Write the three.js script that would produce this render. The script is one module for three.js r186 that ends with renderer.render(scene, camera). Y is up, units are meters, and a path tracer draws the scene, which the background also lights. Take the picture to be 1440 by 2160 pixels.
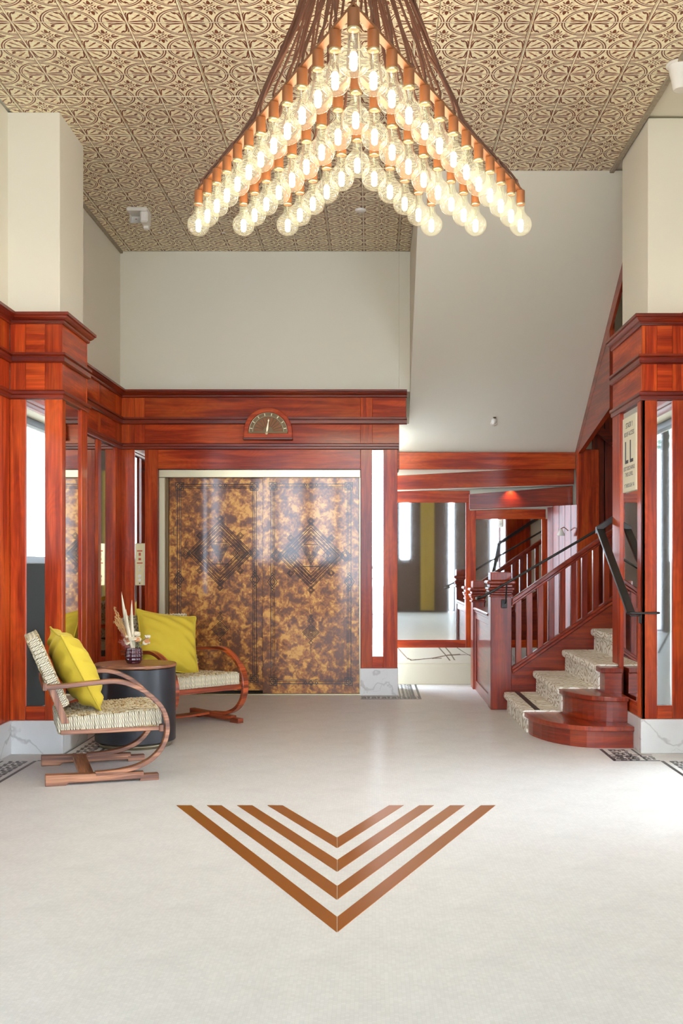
import * as THREE from 'three';
import { mergeGeometries } from 'three/addons/utils/BufferGeometryUtils.js';
import { ConvexGeometry } from 'three/addons/geometries/ConvexGeometry.js';
import { RectAreaLightUniformsLib } from 'three/addons/lights/RectAreaLightUniformsLib.js';

// ---------------------------------------------------------------- camera, sky, exposure
// Lengths are metres. The room is described by x (right), y (up) and d (distance into the room); three's z is -d.
const scene = new THREE.Scene();
const camera = new THREE.PerspectiveCamera(2 * Math.atan(1080 / 2312) * 180 / Math.PI, 1440 / 2160, 0.05, 200);
camera.position.set(0, 1.203, 0);
camera.lookAt(0, 1.203, -10);
camera.setViewOffset(1440, 2160, -64, -108, 1440, 2160);      // view camera with a shifted lens: verticals stay upright
scene.background = new THREE.Color(0.82, 0.95, 1.12);         // bright overcast sky over the street
scene.backgroundIntensity = 28;
const renderer = new THREE.WebGLRenderer({ antialias: true });
renderer.toneMapping = THREE.LinearToneMapping;
renderer.toneMappingExposure = 0.625;
renderer.shadowMap.enabled = true;
RectAreaLightUniformsLib.init();

// ---------------------------------------------------------------- helpers
function rng(seed) { let a = seed >>> 0; return () => { a = (a + 0x6D2B79F5) | 0; let t = Math.imul(a ^ (a >>> 15), 1 | a); t = (t + Math.imul(t ^ (t >>> 7), 61 | t)) ^ t; return ((t ^ (t >>> 14)) >>> 0) / 4294967296; }; }
const R = rng(20240611);
const lerp = (a, b, t) => a + (b - a) * t;
const clamp = (x, a = 0, b = 1) => Math.min(b, Math.max(a, x));
const smooth = (a, b, x) => { const t = clamp((x - a) / (b - a)); return t * t * (3 - 2 * t); };
// value noise that repeats after px, py cells
const HASH = new Float32Array(65536); { const r = rng(7); for (let i = 0; i < 65536; i++) HASH[i] = r(); }
function vnoise(x, y, px, py, s = 0) {
  const xi = Math.floor(x), yi = Math.floor(y), fx = x - xi, fy = y - yi;
  const w = (v, p) => ((v % p) + p) % p;
  const h = (i, j) => HASH[(w(i, px) * 131 + w(j, py) * 1979 + s * 7919) & 65535];
  const u = fx * fx * (3 - 2 * fx), v = fy * fy * (3 - 2 * fy);
  return lerp(lerp(h(xi, yi), h(xi + 1, yi), u), lerp(h(xi, yi + 1), h(xi + 1, yi + 1), u), v);
}
function fbm(x, y, px, py, oct = 4, s = 0) { let a = 0.5, t = 0, n = 0; for (let o = 0; o < oct; o++) { t += a * vnoise(x, y, px, py, s + o); n += a; a *= 0.5; x *= 2; y *= 2; px *= 2; py *= 2; } return t / n; }
function tex(w, h, f, { srgb = true, rx = 1, ry = 1 } = {}) {
  const data = new Uint8Array(w * h * 4);
  for (let y = 0; y < h; y++) for (let x = 0; x < w; x++) { const c = f(x / w, y / h), i = (y * w + x) * 4; data[i] = clamp(c[0], 0, 255); data[i + 1] = clamp(c[1], 0, 255); data[i + 2] = clamp(c[2], 0, 255); data[i + 3] = 255; }
  const t = new THREE.DataTexture(data, w, h); t.magFilter = THREE.LinearFilter; t.minFilter = THREE.LinearMipmapLinearFilter; t.generateMipmaps = true;
  t.wrapS = t.wrapT = THREE.RepeatWrapping; t.repeat.set(rx, ry); if (srgb) t.colorSpace = THREE.SRGBColorSpace; t.needsUpdate = true; return t;
}
function canvasTex(w, h, draw, srgb = true) {
  const c = document.createElement('canvas'); c.width = w; c.height = h; draw(c.getContext('2d'), w, h);
  const t = new THREE.CanvasTexture(c); t.magFilter = THREE.LinearFilter; t.wrapS = t.wrapT = THREE.RepeatWrapping; if (srgb) t.colorSpace = THREE.SRGBColorSpace; return t;
}
const mix3 = (a, b, t) => [lerp(a[0], b[0], t), lerp(a[1], b[1], t), lerp(a[2], b[2], t)];
const std = (o) => new THREE.MeshStandardMaterial(o);
const phys = (o) => new THREE.MeshPhysicalMaterial(o);

const used = {};
function numbered(n) { used[n] = (used[n] ?? -1) + 1; return used[n] ? `${n}_${String(used[n]).padStart(3, '0')}` : n; }
function shade(o) { o.traverse((m) => { if (m.isMesh) { m.castShadow = true; m.receiveShadow = true; } }); return o; }
function part(name, geo, mat, parent) { const m = new THREE.Mesh(geo, mat); m.name = name; m.castShadow = m.receiveShadow = true; if (parent) parent.add(m); return m; }
function group(name, pos = [0, 0, 0], turn = 0) { const g = new THREE.Group(); g.name = numbered(name); g.position.set(pos[0], pos[1], pos[2]); g.rotation.y = turn; scene.add(g); return g; }
function tag(o, label, category, grp, kind) { o.userData.label = label; o.userData.category = category; if (grp) o.userData.group = grp; if (kind) o.userData.kind = kind; return o; }
function struct(o, label, category) { o.userData.kind = 'structure'; o.userData.label = label; o.userData.category = category; return o; }
function top(name, geo, mat) { const m = part(numbered(name), geo, mat); scene.add(m); return m; }

// geometry helpers: everything is made non-indexed with uv in metres
function flat(geo) { const g = geo.index ? geo.toNonIndexed() : geo; g.computeVertexNormals(); return g; }
function fixWinding(geo) {
  const p = geo.attributes.position.array; let vol = 0;
  for (let i = 0; i < p.length; i += 9) vol += p[i] * (p[i + 4] * p[i + 8] - p[i + 5] * p[i + 7]) - p[i + 1] * (p[i + 3] * p[i + 8] - p[i + 5] * p[i + 6]) + p[i + 2] * (p[i + 3] * p[i + 7] - p[i + 4] * p[i + 6]);
  if (vol < 0) for (let i = 0; i < p.length; i += 9) for (let k = 0; k < 3; k++) { const t = p[i + 3 + k]; p[i + 3 + k] = p[i + 6 + k]; p[i + 6 + k] = t; }
  geo.computeVertexNormals(); return geo;
}
// uv by the axis a face looks along; v runs along the grain axis (0 x, 1 y, 2 z)
function boxUV(geo, grain = 1, ou = R() * 7, ov = R() * 7) {
  const g = geo.index ? geo.toNonIndexed() : geo, p = g.attributes.position, uv = new Float32Array(p.count * 2), a = new THREE.Vector3(), b = new THREE.Vector3(), c = new THREE.Vector3();
  for (let i = 0; i < p.count; i += 3) {
    a.fromBufferAttribute(p, i); b.fromBufferAttribute(p, i + 1); c.fromBufferAttribute(p, i + 2);
    const n = b.clone().sub(a).cross(c.clone().sub(a)), m = [Math.abs(n.x), Math.abs(n.y), Math.abs(n.z)], k = m.indexOf(Math.max(...m));
    let [e, f] = [0, 1, 2].filter((q) => q !== k); if (e === grain) [e, f] = [f, e];
    [a, b, c].forEach((q, j) => { uv[(i + j) * 2] = q.getComponent(e) + ou; uv[(i + j) * 2 + 1] = q.getComponent(f) + ov; });
  }
  g.setAttribute('uv', new THREE.BufferAttribute(uv, 2)); if (!g.attributes.normal) g.computeVertexNormals(); return g;
}
// chamfered box between two corners given as x, y, d ranges
function bx(x0, x1, y0, y1, d0, d1, c = 0.003, grain = -1) {
  const X = [Math.min(x0, x1), Math.max(x0, x1)], Y = [Math.min(y0, y1), Math.max(y0, y1)], Z = [-Math.max(d0, d1), -Math.min(d0, d1)];
  const s = [X[1] - X[0], Y[1] - Y[0], Z[1] - Z[0]]; c = Math.min(c, 0.3 * Math.min(...s));
  if (grain < 0) grain = s.indexOf(Math.max(...s));
  const o = [(X[0] + X[1]) / 2, (Y[0] + Y[1]) / 2, (Z[0] + Z[1]) / 2], h = s.map((v) => v / 2), P = [];
  const V = (sx, sy, sz, k) => { const q = [sx * h[0], sy * h[1], sz * h[2]], sg = [sx, sy, sz]; for (let i = 0; i < 3; i++) if (i !== k) q[i] -= sg[i] * c; return [q[0] + o[0], q[1] + o[1], q[2] + o[2]]; };
  const tri = (a, b, d) => P.push(...a, ...b, ...d), quad = (a, b, d, e, n) => { const u = [b[0] - a[0], b[1] - a[1], b[2] - a[2]], w = [d[0] - a[0], d[1] - a[1], d[2] - a[2]]; const cr = [u[1] * w[2] - u[2] * w[1], u[2] * w[0] - u[0] * w[2], u[0] * w[1] - u[1] * w[0]]; if (cr[0] * n[0] + cr[1] * n[1] + cr[2] * n[2] > 0) { tri(a, b, d); tri(a, d, e); } else { tri(a, d, b); tri(a, e, d); } };
  for (let k = 0; k < 3; k++) for (const sg of [-1, 1]) { const i = (k + 1) % 3, j = (k + 2) % 3, v = (a, b) => { const q = [0, 0, 0]; q[k] = sg; q[i] = a; q[j] = b; return V(...q, k); }; const n = [0, 0, 0]; n[k] = sg; quad(v(-1, -1), v(1, -1), v(1, 1), v(-1, 1), n); }
  for (let k = 0; k < 3; k++) { const i = (k + 1) % 3, j = (k + 2) % 3; for (const a of [-1, 1]) for (const b of [-1, 1]) { const q = (t) => { const r = [0, 0, 0]; r[k] = t; r[i] = a; r[j] = b; return r; }; const n = [0, 0, 0]; n[i] = a; n[j] = b; quad(V(...q(-1), i), V(...q(1), i), V(...q(1), j), V(...q(-1), j), n); } }
  for (const a of [-1, 1]) for (const b of [-1, 1]) for (const d of [-1, 1]) { const A = V(a, b, d, 0), B = V(a, b, d, 1), C = V(a, b, d, 2); if (a * b * d > 0) tri(A, B, C); else tri(A, C, B); }
  const g = new THREE.BufferGeometry(); g.setAttribute('position', new THREE.BufferAttribute(new Float32Array(P), 3)); g.computeVertexNormals(); return boxUV(g, grain);
}
const M = (...gs) => mergeGeometries(gs.flat().map((g) => { const q = g.index ? g.toNonIndexed() : g; for (const k of Object.keys(q.attributes)) if (!['position', 'normal', 'uv', 'color'].includes(k)) q.deleteAttribute(k); return q; }));
// prism: outline in the x-y plane, thick along d
function prismXY(pts, d0, d1, grain = 0, bevel = 0.003) {
  const sh = new THREE.Shape(pts.map((p) => new THREE.Vector2(p[0], p[1]))), t = Math.abs(d1 - d0);
  const g = new THREE.ExtrudeGeometry(sh, { depth: t - 2 * bevel, bevelEnabled: bevel > 0, bevelSize: bevel, bevelOffset: -bevel, bevelThickness: bevel, bevelSegments: 1, steps: 1 });
  g.translate(0, 0, -Math.max(d0, d1) + bevel); return boxUV(flat(g), grain);
}
// prism: outline in the plan (x, d), thick along y
function prismXD(pts, y0, y1, grain = 0, bevel = 0.003) {
  const sh = new THREE.Shape(pts.map((p) => new THREE.Vector2(p[0], p[1])));
  const g = new THREE.ExtrudeGeometry(sh, { depth: y1 - y0 - 2 * bevel, bevelEnabled: bevel > 0, bevelSize: bevel, bevelOffset: -bevel, bevelThickness: bevel, bevelSegments: 2, steps: 1 });
  g.rotateX(-Math.PI / 2); g.translate(0, y0 + bevel, 0); return boxUV(flat(g), grain);
}
// prism: outline in the (d, y) plane, thick along x
function prismDY(pts, x0, x1, grain = 2, bevel = 0.0) {
  const sh = new THREE.Shape(pts.map((p) => new THREE.Vector2(p[0], p[1])));
  const g = new THREE.ExtrudeGeometry(sh, { depth: x1 - x0 - 2 * bevel, bevelEnabled: bevel > 0, bevelSize: bevel, bevelOffset: -bevel, bevelThickness: bevel, bevelSegments: 1, steps: 1 });
  g.rotateY(Math.PI / 2); g.translate(x0 + bevel, 0, 0); return boxUV(flat(g), grain);   // (d, y, t) -> (t, y, -d)
}
// moulding: profile [out, y] carried along a plan path [x, d], mitred at the corners; the room lies to the right of (dd, -dx)
function sweep(path, prof) {
  const n = path.length, off = [];
  for (let i = 0; i < n; i++) {
    const nn = []; if (i > 0) nn.push([path[i][0] - path[i - 1][0], path[i][1] - path[i - 1][1]]); if (i < n - 1) nn.push([path[i + 1][0] - path[i][0], path[i + 1][1] - path[i][1]]);
    const ns = nn.map(([a, b]) => { const l = Math.hypot(a, b); return [b / l, -a / l]; });
    if (ns.length === 1) off.push(ns[0]); else { const s = [ns[0][0] + ns[1][0], ns[0][1] + ns[1][1]], k = 1 + ns[0][0] * ns[1][0] + ns[0][1] * ns[1][1]; off.push([s[0] / k, s[1] / k]); }
  }
  const P = [], U = [], v = (i, j) => [path[i][0] + off[i][0] * prof[j][0], prof[j][1], -(path[i][1] + off[i][1] * prof[j][0])];
  let arc = [0]; for (let j = 1; j <= prof.length; j++) arc.push(arc[j - 1] + Math.hypot(prof[j % prof.length][0] - prof[j - 1][0], prof[j % prof.length][1] - prof[j - 1][1]));
  let len = [0]; for (let i = 1; i < n; i++) len.push(len[i - 1] + Math.hypot(path[i][0] - path[i - 1][0], path[i][1] - path[i - 1][1]));
  const ou = R() * 5;
  for (let i = 0; i < n - 1; i++) for (let j = 0; j < prof.length; j++) { const k = (j + 1) % prof.length, a = v(i, j), b = v(i + 1, j), c = v(i + 1, k), d = v(i, k); P.push(...a, ...b, ...c, ...a, ...c, ...d); const u0 = arc[j] + ou, u1 = arc[j + 1] + ou; U.push(u0, len[i], u0, len[i + 1], u1, len[i + 1], u0, len[i], u1, len[i + 1], u1, len[i]); }
  const caps = THREE.ShapeUtils.triangulateShape(prof.map((p) => new THREE.Vector2(p[0], p[1])), []);
  const ccw = !THREE.ShapeUtils.isClockWise(prof.map((p) => new THREE.Vector2(p[0], p[1])));
  for (const i of [0, n - 1]) for (const t of caps) { const q = ((i === 0) === ccw) ? t : [t[0], t[2], t[1]]; for (const j of q) { P.push(...v(i, j)); U.push(prof[j][0], prof[j][1]); } }
  const g = new THREE.BufferGeometry(); g.setAttribute('position', new THREE.BufferAttribute(new Float32Array(P), 3)); g.setAttribute('uv', new THREE.BufferAttribute(new Float32Array(U), 2)); return fixWinding(g);
}
const tube = (pts, r, seg = 24, rad = 6, closed = false) => new THREE.TubeGeometry(new THREE.CatmullRomCurve3(pts, closed, 'centripetal'), seg, r, rad, closed);
const lathe = (pts, seg = 32) => new THREE.LatheGeometry(pts.map((p) => new THREE.Vector2(p[0], p[1])), seg);
const at = (g, x, y, d) => g.translate(x, y, -d);

// ---------------------------------------------------------------- materials
const woodTex = tex(512, 1024, (u, v) => {
  const warp = fbm(u * 4, v * 3, 4, 3, 3, 3) * 0.10, streak = fbm((u + warp) * 26, v * 3, 26, 3, 4, 11), fine = fbm(u * 150, v * 10, 150, 10, 3, 29), broad = fbm(u * 5, v * 2, 5, 2, 3, 41), flame = 0.5 + 0.5 * Math.sin((v * 9 + fbm(u * 6, v * 5, 6, 5, 3, 51) * 6) * 2 * Math.PI);
  let c = mix3([146, 43, 11], [192, 69, 20], smooth(0.25, 0.72, streak)); c = mix3(c, [212, 100, 34], smooth(0.5, 0.85, broad) * 0.6);
  const k = 0.80 + 0.28 * fine + 0.06 * (flame - 0.5); return [c[0] * k, c[1] * k, c[2] * k];
}, { rx: 1 / 0.55, ry: 1 / 1.6 });
const walnutTex = tex(512, 512, (u, v) => {
  const streak = fbm((u + fbm(u * 3, v * 2, 3, 2, 2, 5) * 0.1) * 30, v * 3, 30, 3, 4, 61), fine = fbm(u * 160, v * 12, 160, 12, 2, 71);
  const c = mix3([96, 52, 30], [184, 124, 86], smooth(0.2, 0.8, streak)), k = 0.78 + 0.35 * fine; return [c[0] * k, c[1] * k, c[2] * k];
}, { rx: 2.2, ry: 1 });
const woodMat = [1.0, 0.86, 1.12].map((k) => phys({ map: woodTex, color: new THREE.Color(k, k * 0.97, k * 0.95), roughness: 0.5, clearcoat: 0.3, clearcoatRoughness: 0.12, specularIntensity: 0.25 }));
const wood = () => woodMat[Math.floor(R() * 3)];
const mouldMat = phys({ map: woodTex, color: new THREE.Color(0.42, 0.31, 0.28), roughness: 0.42, clearcoat: 0.4, clearcoatRoughness: 0.2, specularIntensity: 0.5 });
const stairWood = phys({ map: woodTex, color: new THREE.Color(0.58, 0.42, 0.36), roughness: 0.42, clearcoat: 0.6, clearcoatRoughness: 0.14, specularIntensity: 0.6 });
const walnut = phys({ map: walnutTex, roughness: 0.42, clearcoat: 0.35, clearcoatRoughness: 0.25 });
const redChairWood = phys({ map: walnutTex, color: new THREE.Color(1.25, 0.52, 0.26), roughness: 0.36, clearcoat: 0.6, clearcoatRoughness: 0.2 });
const plasterTex = tex(256, 256, (u, v) => { const k = 128 + 90 * (fbm(u * 24, v * 24, 24, 24, 4, 81) - 0.5); return [k, k, k]; }, { srgb: false, rx: 2, ry: 2 });
const plaster = std({ color: new THREE.Color(0.80, 0.755, 0.625), roughness: 0.78, bumpMap: plasterTex, bumpScale: 0.0006 });
const marbleTex = tex(1024, 1024, (u, v) => {
  const w1 = fbm(u * 3, v * 3, 3, 3, 5, 91), w2 = fbm(u * 4 + 5, v * 4, 4, 4, 5, 95), a = Math.abs(Math.sin((u * 2 + v + w1 * 1.9) * Math.PI)), b = Math.abs(Math.sin((u - v * 2 + w2 * 2.2) * Math.PI));
  const vein = 0.8 * smooth(0.16, 0.0, a) * (0.15 + 0.75 * fbm(u * 6, v * 6, 6, 6, 3, 97)) + 0.6 * smooth(0.045, 0.0, b) * fbm(u * 5, v * 5, 5, 5, 3, 99), cloud = fbm(u * 4, v * 4, 4, 4, 5, 98);
  const k = 1 - 0.11 * cloud; return mix3([238 * k, 237 * k, 234 * k], [120, 114, 110], clamp(vein) * 0.6);
}, { rx: 1 / 0.9, ry: 1 / 0.9 });
const marble = phys({ map: marbleTex, roughness: 0.22, clearcoat: 0.4, clearcoatRoughness: 0.08 });
const mirrorMat = std({ color: new THREE.Color(0.88, 0.88, 0.86), metalness: 1, roughness: 0.025 });
const blackMetal = std({ color: new THREE.Color(0.035, 0.032, 0.03), metalness: 0.6, roughness: 0.42 });
const brass = std({ color: new THREE.Color(0.62, 0.50, 0.28), metalness: 1, roughness: 0.28 });
const antiqueBrass = std({ color: new THREE.Color(0.50, 0.43, 0.28), metalness: 0.9, roughness: 0.32 });
const bronze = std({ color: new THREE.Color(0.12, 0.075, 0.035), metalness: 0.7, roughness: 0.4 });
const copper = std({ color: new THREE.Color(0.21, 0.072, 0.02), metalness: 0.35, roughness: 0.5 });
const whitePlastic = std({ color: new THREE.Color(0.82, 0.79, 0.72), roughness: 0.45 });
const blackStone = std({ color: new THREE.Color(0.03, 0.03, 0.035), roughness: 0.3 });
const glassPane = phys({ color: 0xffffff, transmission: 1, thickness: 0, roughness: 0.0, ior: 1.45 });

// ---------------------------------------------------------------- the setting: floor
const CEIL = 4.056;
const floorTex = tex(1024, 1024, (u, v) => {
  // half-inch unglazed hexagons with thin joints, 0.5 m of floor
  const n = 36, m = 42, yy = v * m, row = Math.floor(yy), xx = u * n + (row & 1 ? 0.5 : 0), cx = Math.floor(xx), fx = Math.abs(xx - cx - 0.5), fy = Math.abs(yy - row - 0.5);
  const e = Math.max(fx, fx * 0.5 + fy * 0.86), j = smooth(0.44, 0.5, Math.max(fx, fy * 0.98)), tone = HASH[((cx % n) * 77 + row * 913) & 65535], dirt = fbm(u * 5, v * 5, 5, 5, 4, 121);
  const k = 0.955 + 0.035 * tone - 0.05 * (dirt - 0.5) - 0.075 * j + 0 * e; return [230 * k, 230 * k, 228 * k];
}, { rx: 2, ry: 2 });
const floorBump = tex(512, 512, (u, v) => { const k = 120 + 120 * (fbm(u * 9, v * 60, 9, 60, 3, 131) - 0.5); return [k, k, k]; }, { srgb: false, rx: 1, ry: 1 });
const floorMat = phys({ map: floorTex, bumpMap: floorBump, bumpScale: 0.0004, roughness: 0.48, clearcoat: 0.25, clearcoatRoughness: 0.25 });
const floor = struct(top('floor', bx(-7.7, 7.7, -0.15, 0, -5.2, 11.3, 0.001, 0), floorMat), 'off-white mosaic tile floor with brass chevrons and dark tile borders', 'floor');
{ // the brass V: four chevrons of two mitred strips each
  const inlay = phys({ color: new THREE.Color(0.36, 0.118, 0.015), metalness: 0.5, roughness: 0.3, specularIntensity: 0.3 });
  const rows = [[3.571, 3.728, -0.113, -0.118, -0.970, -0.895, 0.614, 0.541], [3.917, 4.085, -0.124, -0.129, -0.819, -0.746, 0.461, 0.388], [4.273, 4.444, -0.135, -0.140, -0.669, -0.593, 0.308, 0.235], [4.628, 4.804, -0.146, -0.152, -0.518, -0.443, 0.158, 0.085]];
  for (const [a, b, xa, xb, l0, l1, r0, r1] of rows) for (const s of [-1, 1]) {
    const e = 0.0012 * s, p = s < 0 ? [[xa + e, a], [xb + e, b], [l1, 5.443], [l0, 5.443]] : [[xa + e, a], [r0, 5.443], [r1, 5.443], [xb + e, b]];
    part('inlay_strip', prismXD(p, -0.01, 0.0015, 2, 0.0006), inlay, floor);
  }
}
{ // dark and white mosaic borders along the plinths
  const dark = std({ color: new THREE.Color(0.028, 0.03, 0.036), roughness: 0.4 }), lineGeos = [];
  const keyGeos = [];
  // a band runs along path (outer edge line), width w towards the wall on the given side
  function band(x0, d0, x1, d1, side, w = 0.215) {
    const L = Math.hypot(x1 - x0, d1 - d0), ax = (x1 - x0) / L, ad = (d1 - d0) / L, nx = -ad * side, nd = ax * side;
    const rect = (s0, s1, t0, t1) => { const c = (s, t) => [x0 + ax * s + nx * t, d0 + ad * s + nd * t]; const q = [c(s0, t0), c(s1, t0), c(s1, t1), c(s0, t1)]; const xs = q.map((p) => p[0]), ds = q.map((p) => p[1]); return bx(Math.min(...xs), Math.max(...xs), -0.004, 0.0012, Math.min(...ds), Math.max(...ds), 0.0005); };
    part('border_line', rect(0, L, 0, 0.02), dark, floor); part('border_line', rect(0, L, w - 0.012, w), dark, floor);
    const step = 0.088, n = Math.floor(L / step);
    for (let i = 0; i < n; i++) { const s = (i + 0.5) * (L / n) - step / 2; for (const [a, b, c, e] of [[0.006, 0.05, 0.05, 0.07], [0.006, 0.024, 0.07, 0.098], [0.034, 0.05, 0.084, 0.116], [0.058, 0.084, 0.104, 0.122], [0.06, 0.078, 0.052, 0.088], [0.006, 0.044, 0.136, 0.156], [0.056, 0.082, 0.144, 0.166], [0.02, 0.036, 0.116, 0.132]]) keyGeos.push(rect(s + a, s + b, c, e)); }
  }
  band(-2.035, 4.6, -2.035, 6.665, 1); band(-2.035, 6.665, -1.725, 6.665, 1); band(-1.725, 6.665, -1.725, 7.72, 1); band(-2.035, 7.72, -2.035, 9.7, 1);
  band(1.755, 6.665, 1.755, 4.6, 1); band(1.47, 6.665, 1.755, 6.665, 1); band(1.47, 7.09, 1.47, 6.665, 1);
  band(-0.1, 9.70, 0.44, 9.70, 1); band(0.44, 9.70, 0.44, 10.86, 1, 0.19);
  const key = part('mosaic_pattern', M(keyGeos), dark, floor); key.userData.kind = 'stuff';
}

// ---------------------------------------------------------------- the setting: walls and ceiling
const wallLeft = struct(top('wall_left', M(bx(-2.62, -2.30, 0, CEIL, 4.4, 4.75, 0.001), bx(-2.62, -2.30, 0, 1.2, 4.75, 6.62, 0.001), bx(-2.62, -2.30, 2.235, CEIL, 4.75, 6.62, 0.001), bx(-2.62, -2.30, 0, CEIL, 6.62, 10.3, 0.001), bx(-2.4, -1.973, 0, CEIL, 6.93, 7.50, 0.004)), plaster), 'cream plaster side wall with a square pillar on the left', 'wall');
const wallBack = struct(top('wall_back', M(bx(-2.4, 0.25, 2.057, CEIL, 10.02, 10.35, 0.003), bx(0.249, 0.350, 2.77, CEIL, 10.02, 10.35, 0.003), bx(-2.4, -1.945, 0, 2.06, 10.02, 10.35, 0.001), bx(-0.103, 0.226, 0, 2.06, 10.02, 10.6, 0.001)), plaster), 'plain cream plaster wall above the elevator panelling', 'wall');
const wallRight = struct(top('wall_right', M(bx(2.02, 2.3, 0, CEIL, 4.4, 4.85, 0.001), bx(2.02, 2.3, 2.235, CEIL, 4.85, 6.62, 0.001), bx(2.02, 2.3, 0, CEIL, 6.62, 7.76, 0.001), bx(2.3, 3.6, 0, CEIL, 7.5, 7.76, 0.001), bx(1.768, 2.1, 0, CEIL, 7.02, 7.74, 0.004), bx(3.4, 3.6, 0, CEIL, 7.7, 11.2, 0.001)), plaster), 'cream plaster side wall with a square pillar on the right', 'wall');
struct(top('wall_shaft', M(bx(-2.4, 0.0, 0, 2.4, 10.36, 10.45, 0.001)), std({ color: 0x1a1713, roughness: 0.9 })), 'dark back of the lift shaft behind the doors', 'wall');
// sloping underside of the stair flight above
const slopeY = (d) => CEIL - 0.6417 * (d - 7.966);
struct(top('wall_soffit', M(prismDY([[7.966, CEIL], [10.727, slopeY(10.727)], [10.8, slopeY(10.727)], [10.8, CEIL]], 0.350, 1.986, 2), prismDY([[10.36, slopeY(10.36)], [10.727, slopeY(10.727)], [10.8, slopeY(10.727)], [10.8, CEIL], [10.36, CEIL]], 0.15, 0.350, 2)), plaster), 'sloping cream plaster underside of the upper stair flight', 'wall');
// front part of the lobby, behind the camera
const frontDark = std({ color: new THREE.Color(0.10, 0.055, 0.035), roughness: 0.6 }), FD = -5, hallWhite = std({ color: new THREE.Color(0.84, 0.83, 0.79), roughness: 0.8 });
const WINDOWS = [['window_1', -6.7, -4.6, 1.2, [-5.65], 'wide street window at the far left behind the viewer'], ['window_2', -4.2, -3.48, 1.2, [], 'single street window on the left behind the viewer'], ['window_3', -2.69, -1.56, 1.2, [], 'street window left of the street door'], ['window_4', -1.36, -0.82, 1.2, [], 'narrow high window on the left of the street door'], ['door_2', -0.76, 0.36, 0.02, [], 'glazed street door straight behind the viewer'], ['window_5', 0.67, 0.95, 1.28, [], 'narrow high window on the right of the street door'], ['window_6', 1.87, 2.03, 0.02, [], 'slit window in the dark street wall'], ['window_7', 2.9, 6.7, 0.02, [4.2, 5.5], 'full height street window on the right behind the viewer']];
{
  const gs = [], H = 3.92; let x = -7.5;
  for (const [, x0, x1, y0] of WINDOWS) { gs.push(bx(x, x0, 0, H, FD - 0.2, FD, 0.001)); if (y0 > 0.1) gs.push(bx(x0, x1, 0, y0, FD - 0.2, FD, 0.001)); x = x1; }
  gs.push(bx(x, 7.5, 0, H, FD - 0.2, FD, 0.001), bx(-7.5, 7.5, H, CEIL + 0.02, FD - 0.2, FD, 0.001));
  struct(top('wall_front', M(gs), frontDark), 'dark street wall with tall windows behind the viewer', 'wall');
  struct(top('wall_wing', M(bx(-7.7, -7.5, 0, CEIL, FD - 0.2, 4.6, 0.001), bx(-7.5, -2.3, 0, CEIL, 4.4, 4.6, 0.001), bx(7.5, 7.7, 0, CEIL, FD - 0.2, 4.6, 0.001), bx(2.02, 7.5, 0, CEIL, 4.4, 4.6, 0.001)), hallWhite), 'white walls of the front lobby on both sides', 'wall');
}
struct(top('wall_stair', M(bx(0.1, 3.5, 0, CEIL, 10.93, 11.2, 0.001)), plaster), 'plaster wall at the back of the stair hall', 'wall');
{ // windows and street door in the front wall
  const frameMat = std({ color: new THREE.Color(0.02, 0.02, 0.022), roughness: 0.4 });
  for (const [n, x0, x1, y0, bars, label] of WINDOWS) { const g = struct(group(n), label, n.startsWith('door') ? 'door' : 'window'), f = 0.035, y1 = 3.92, a = FD - 0.16, b = FD - 0.04; part('frame', M(bx(x0, x0 + f, y0, y1, a, b), bx(x1 - f, x1, y0, y1, a, b), bx(x0, x1, y0, y0 + f, a, b), bx(x0, x1, y1 - f, y1, a, b)), frameMat, g); for (const q of bars) part('mullion', bx(q - 0.03, q + 0.03, y0, y1, a, b), frameMat, g); part('pane', bx(x0 + 0.02, x1 - 0.02, y0 + 0.02, y1 - 0.02, FD - 0.105, FD - 0.1, 0), glassPane, g); }
}
{ // street windows in the two side walls, just nearer than the pillars; the pillar mirrors show them
  const frameMat = std({ color: new THREE.Color(0.02, 0.02, 0.022), roughness: 0.4 });
  for (const [n, xa, xb, y0, da, label] of [['window_8', -2.48, -2.42, 1.2, 4.75, 'street window in the left side wall, seen in the pillar mirror'], ['window_9', 2.12, 2.18, 0.02, 4.85, 'tall street window in the right side wall, seen in the pillar mirror']]) { const g = struct(group(n), label, 'window'), f = 0.05, y1 = 2.235; part('frame', M(bx(xa, xb, y0, y1, da, da + f), bx(xa, xb, y0, y1, 6.62 - f, 6.62), bx(xa, xb, y0, y0 + f, da, 6.62), bx(xa, xb, y1 - f, y1, da, 6.62)), frameMat, g); part('pane', bx((xa + xb) / 2 - 0.003, (xa + xb) / 2 + 0.003, y0 + 0.03, y1 - 0.03, da + 0.02, 6.60, 0), glassPane, g); }
}
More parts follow.
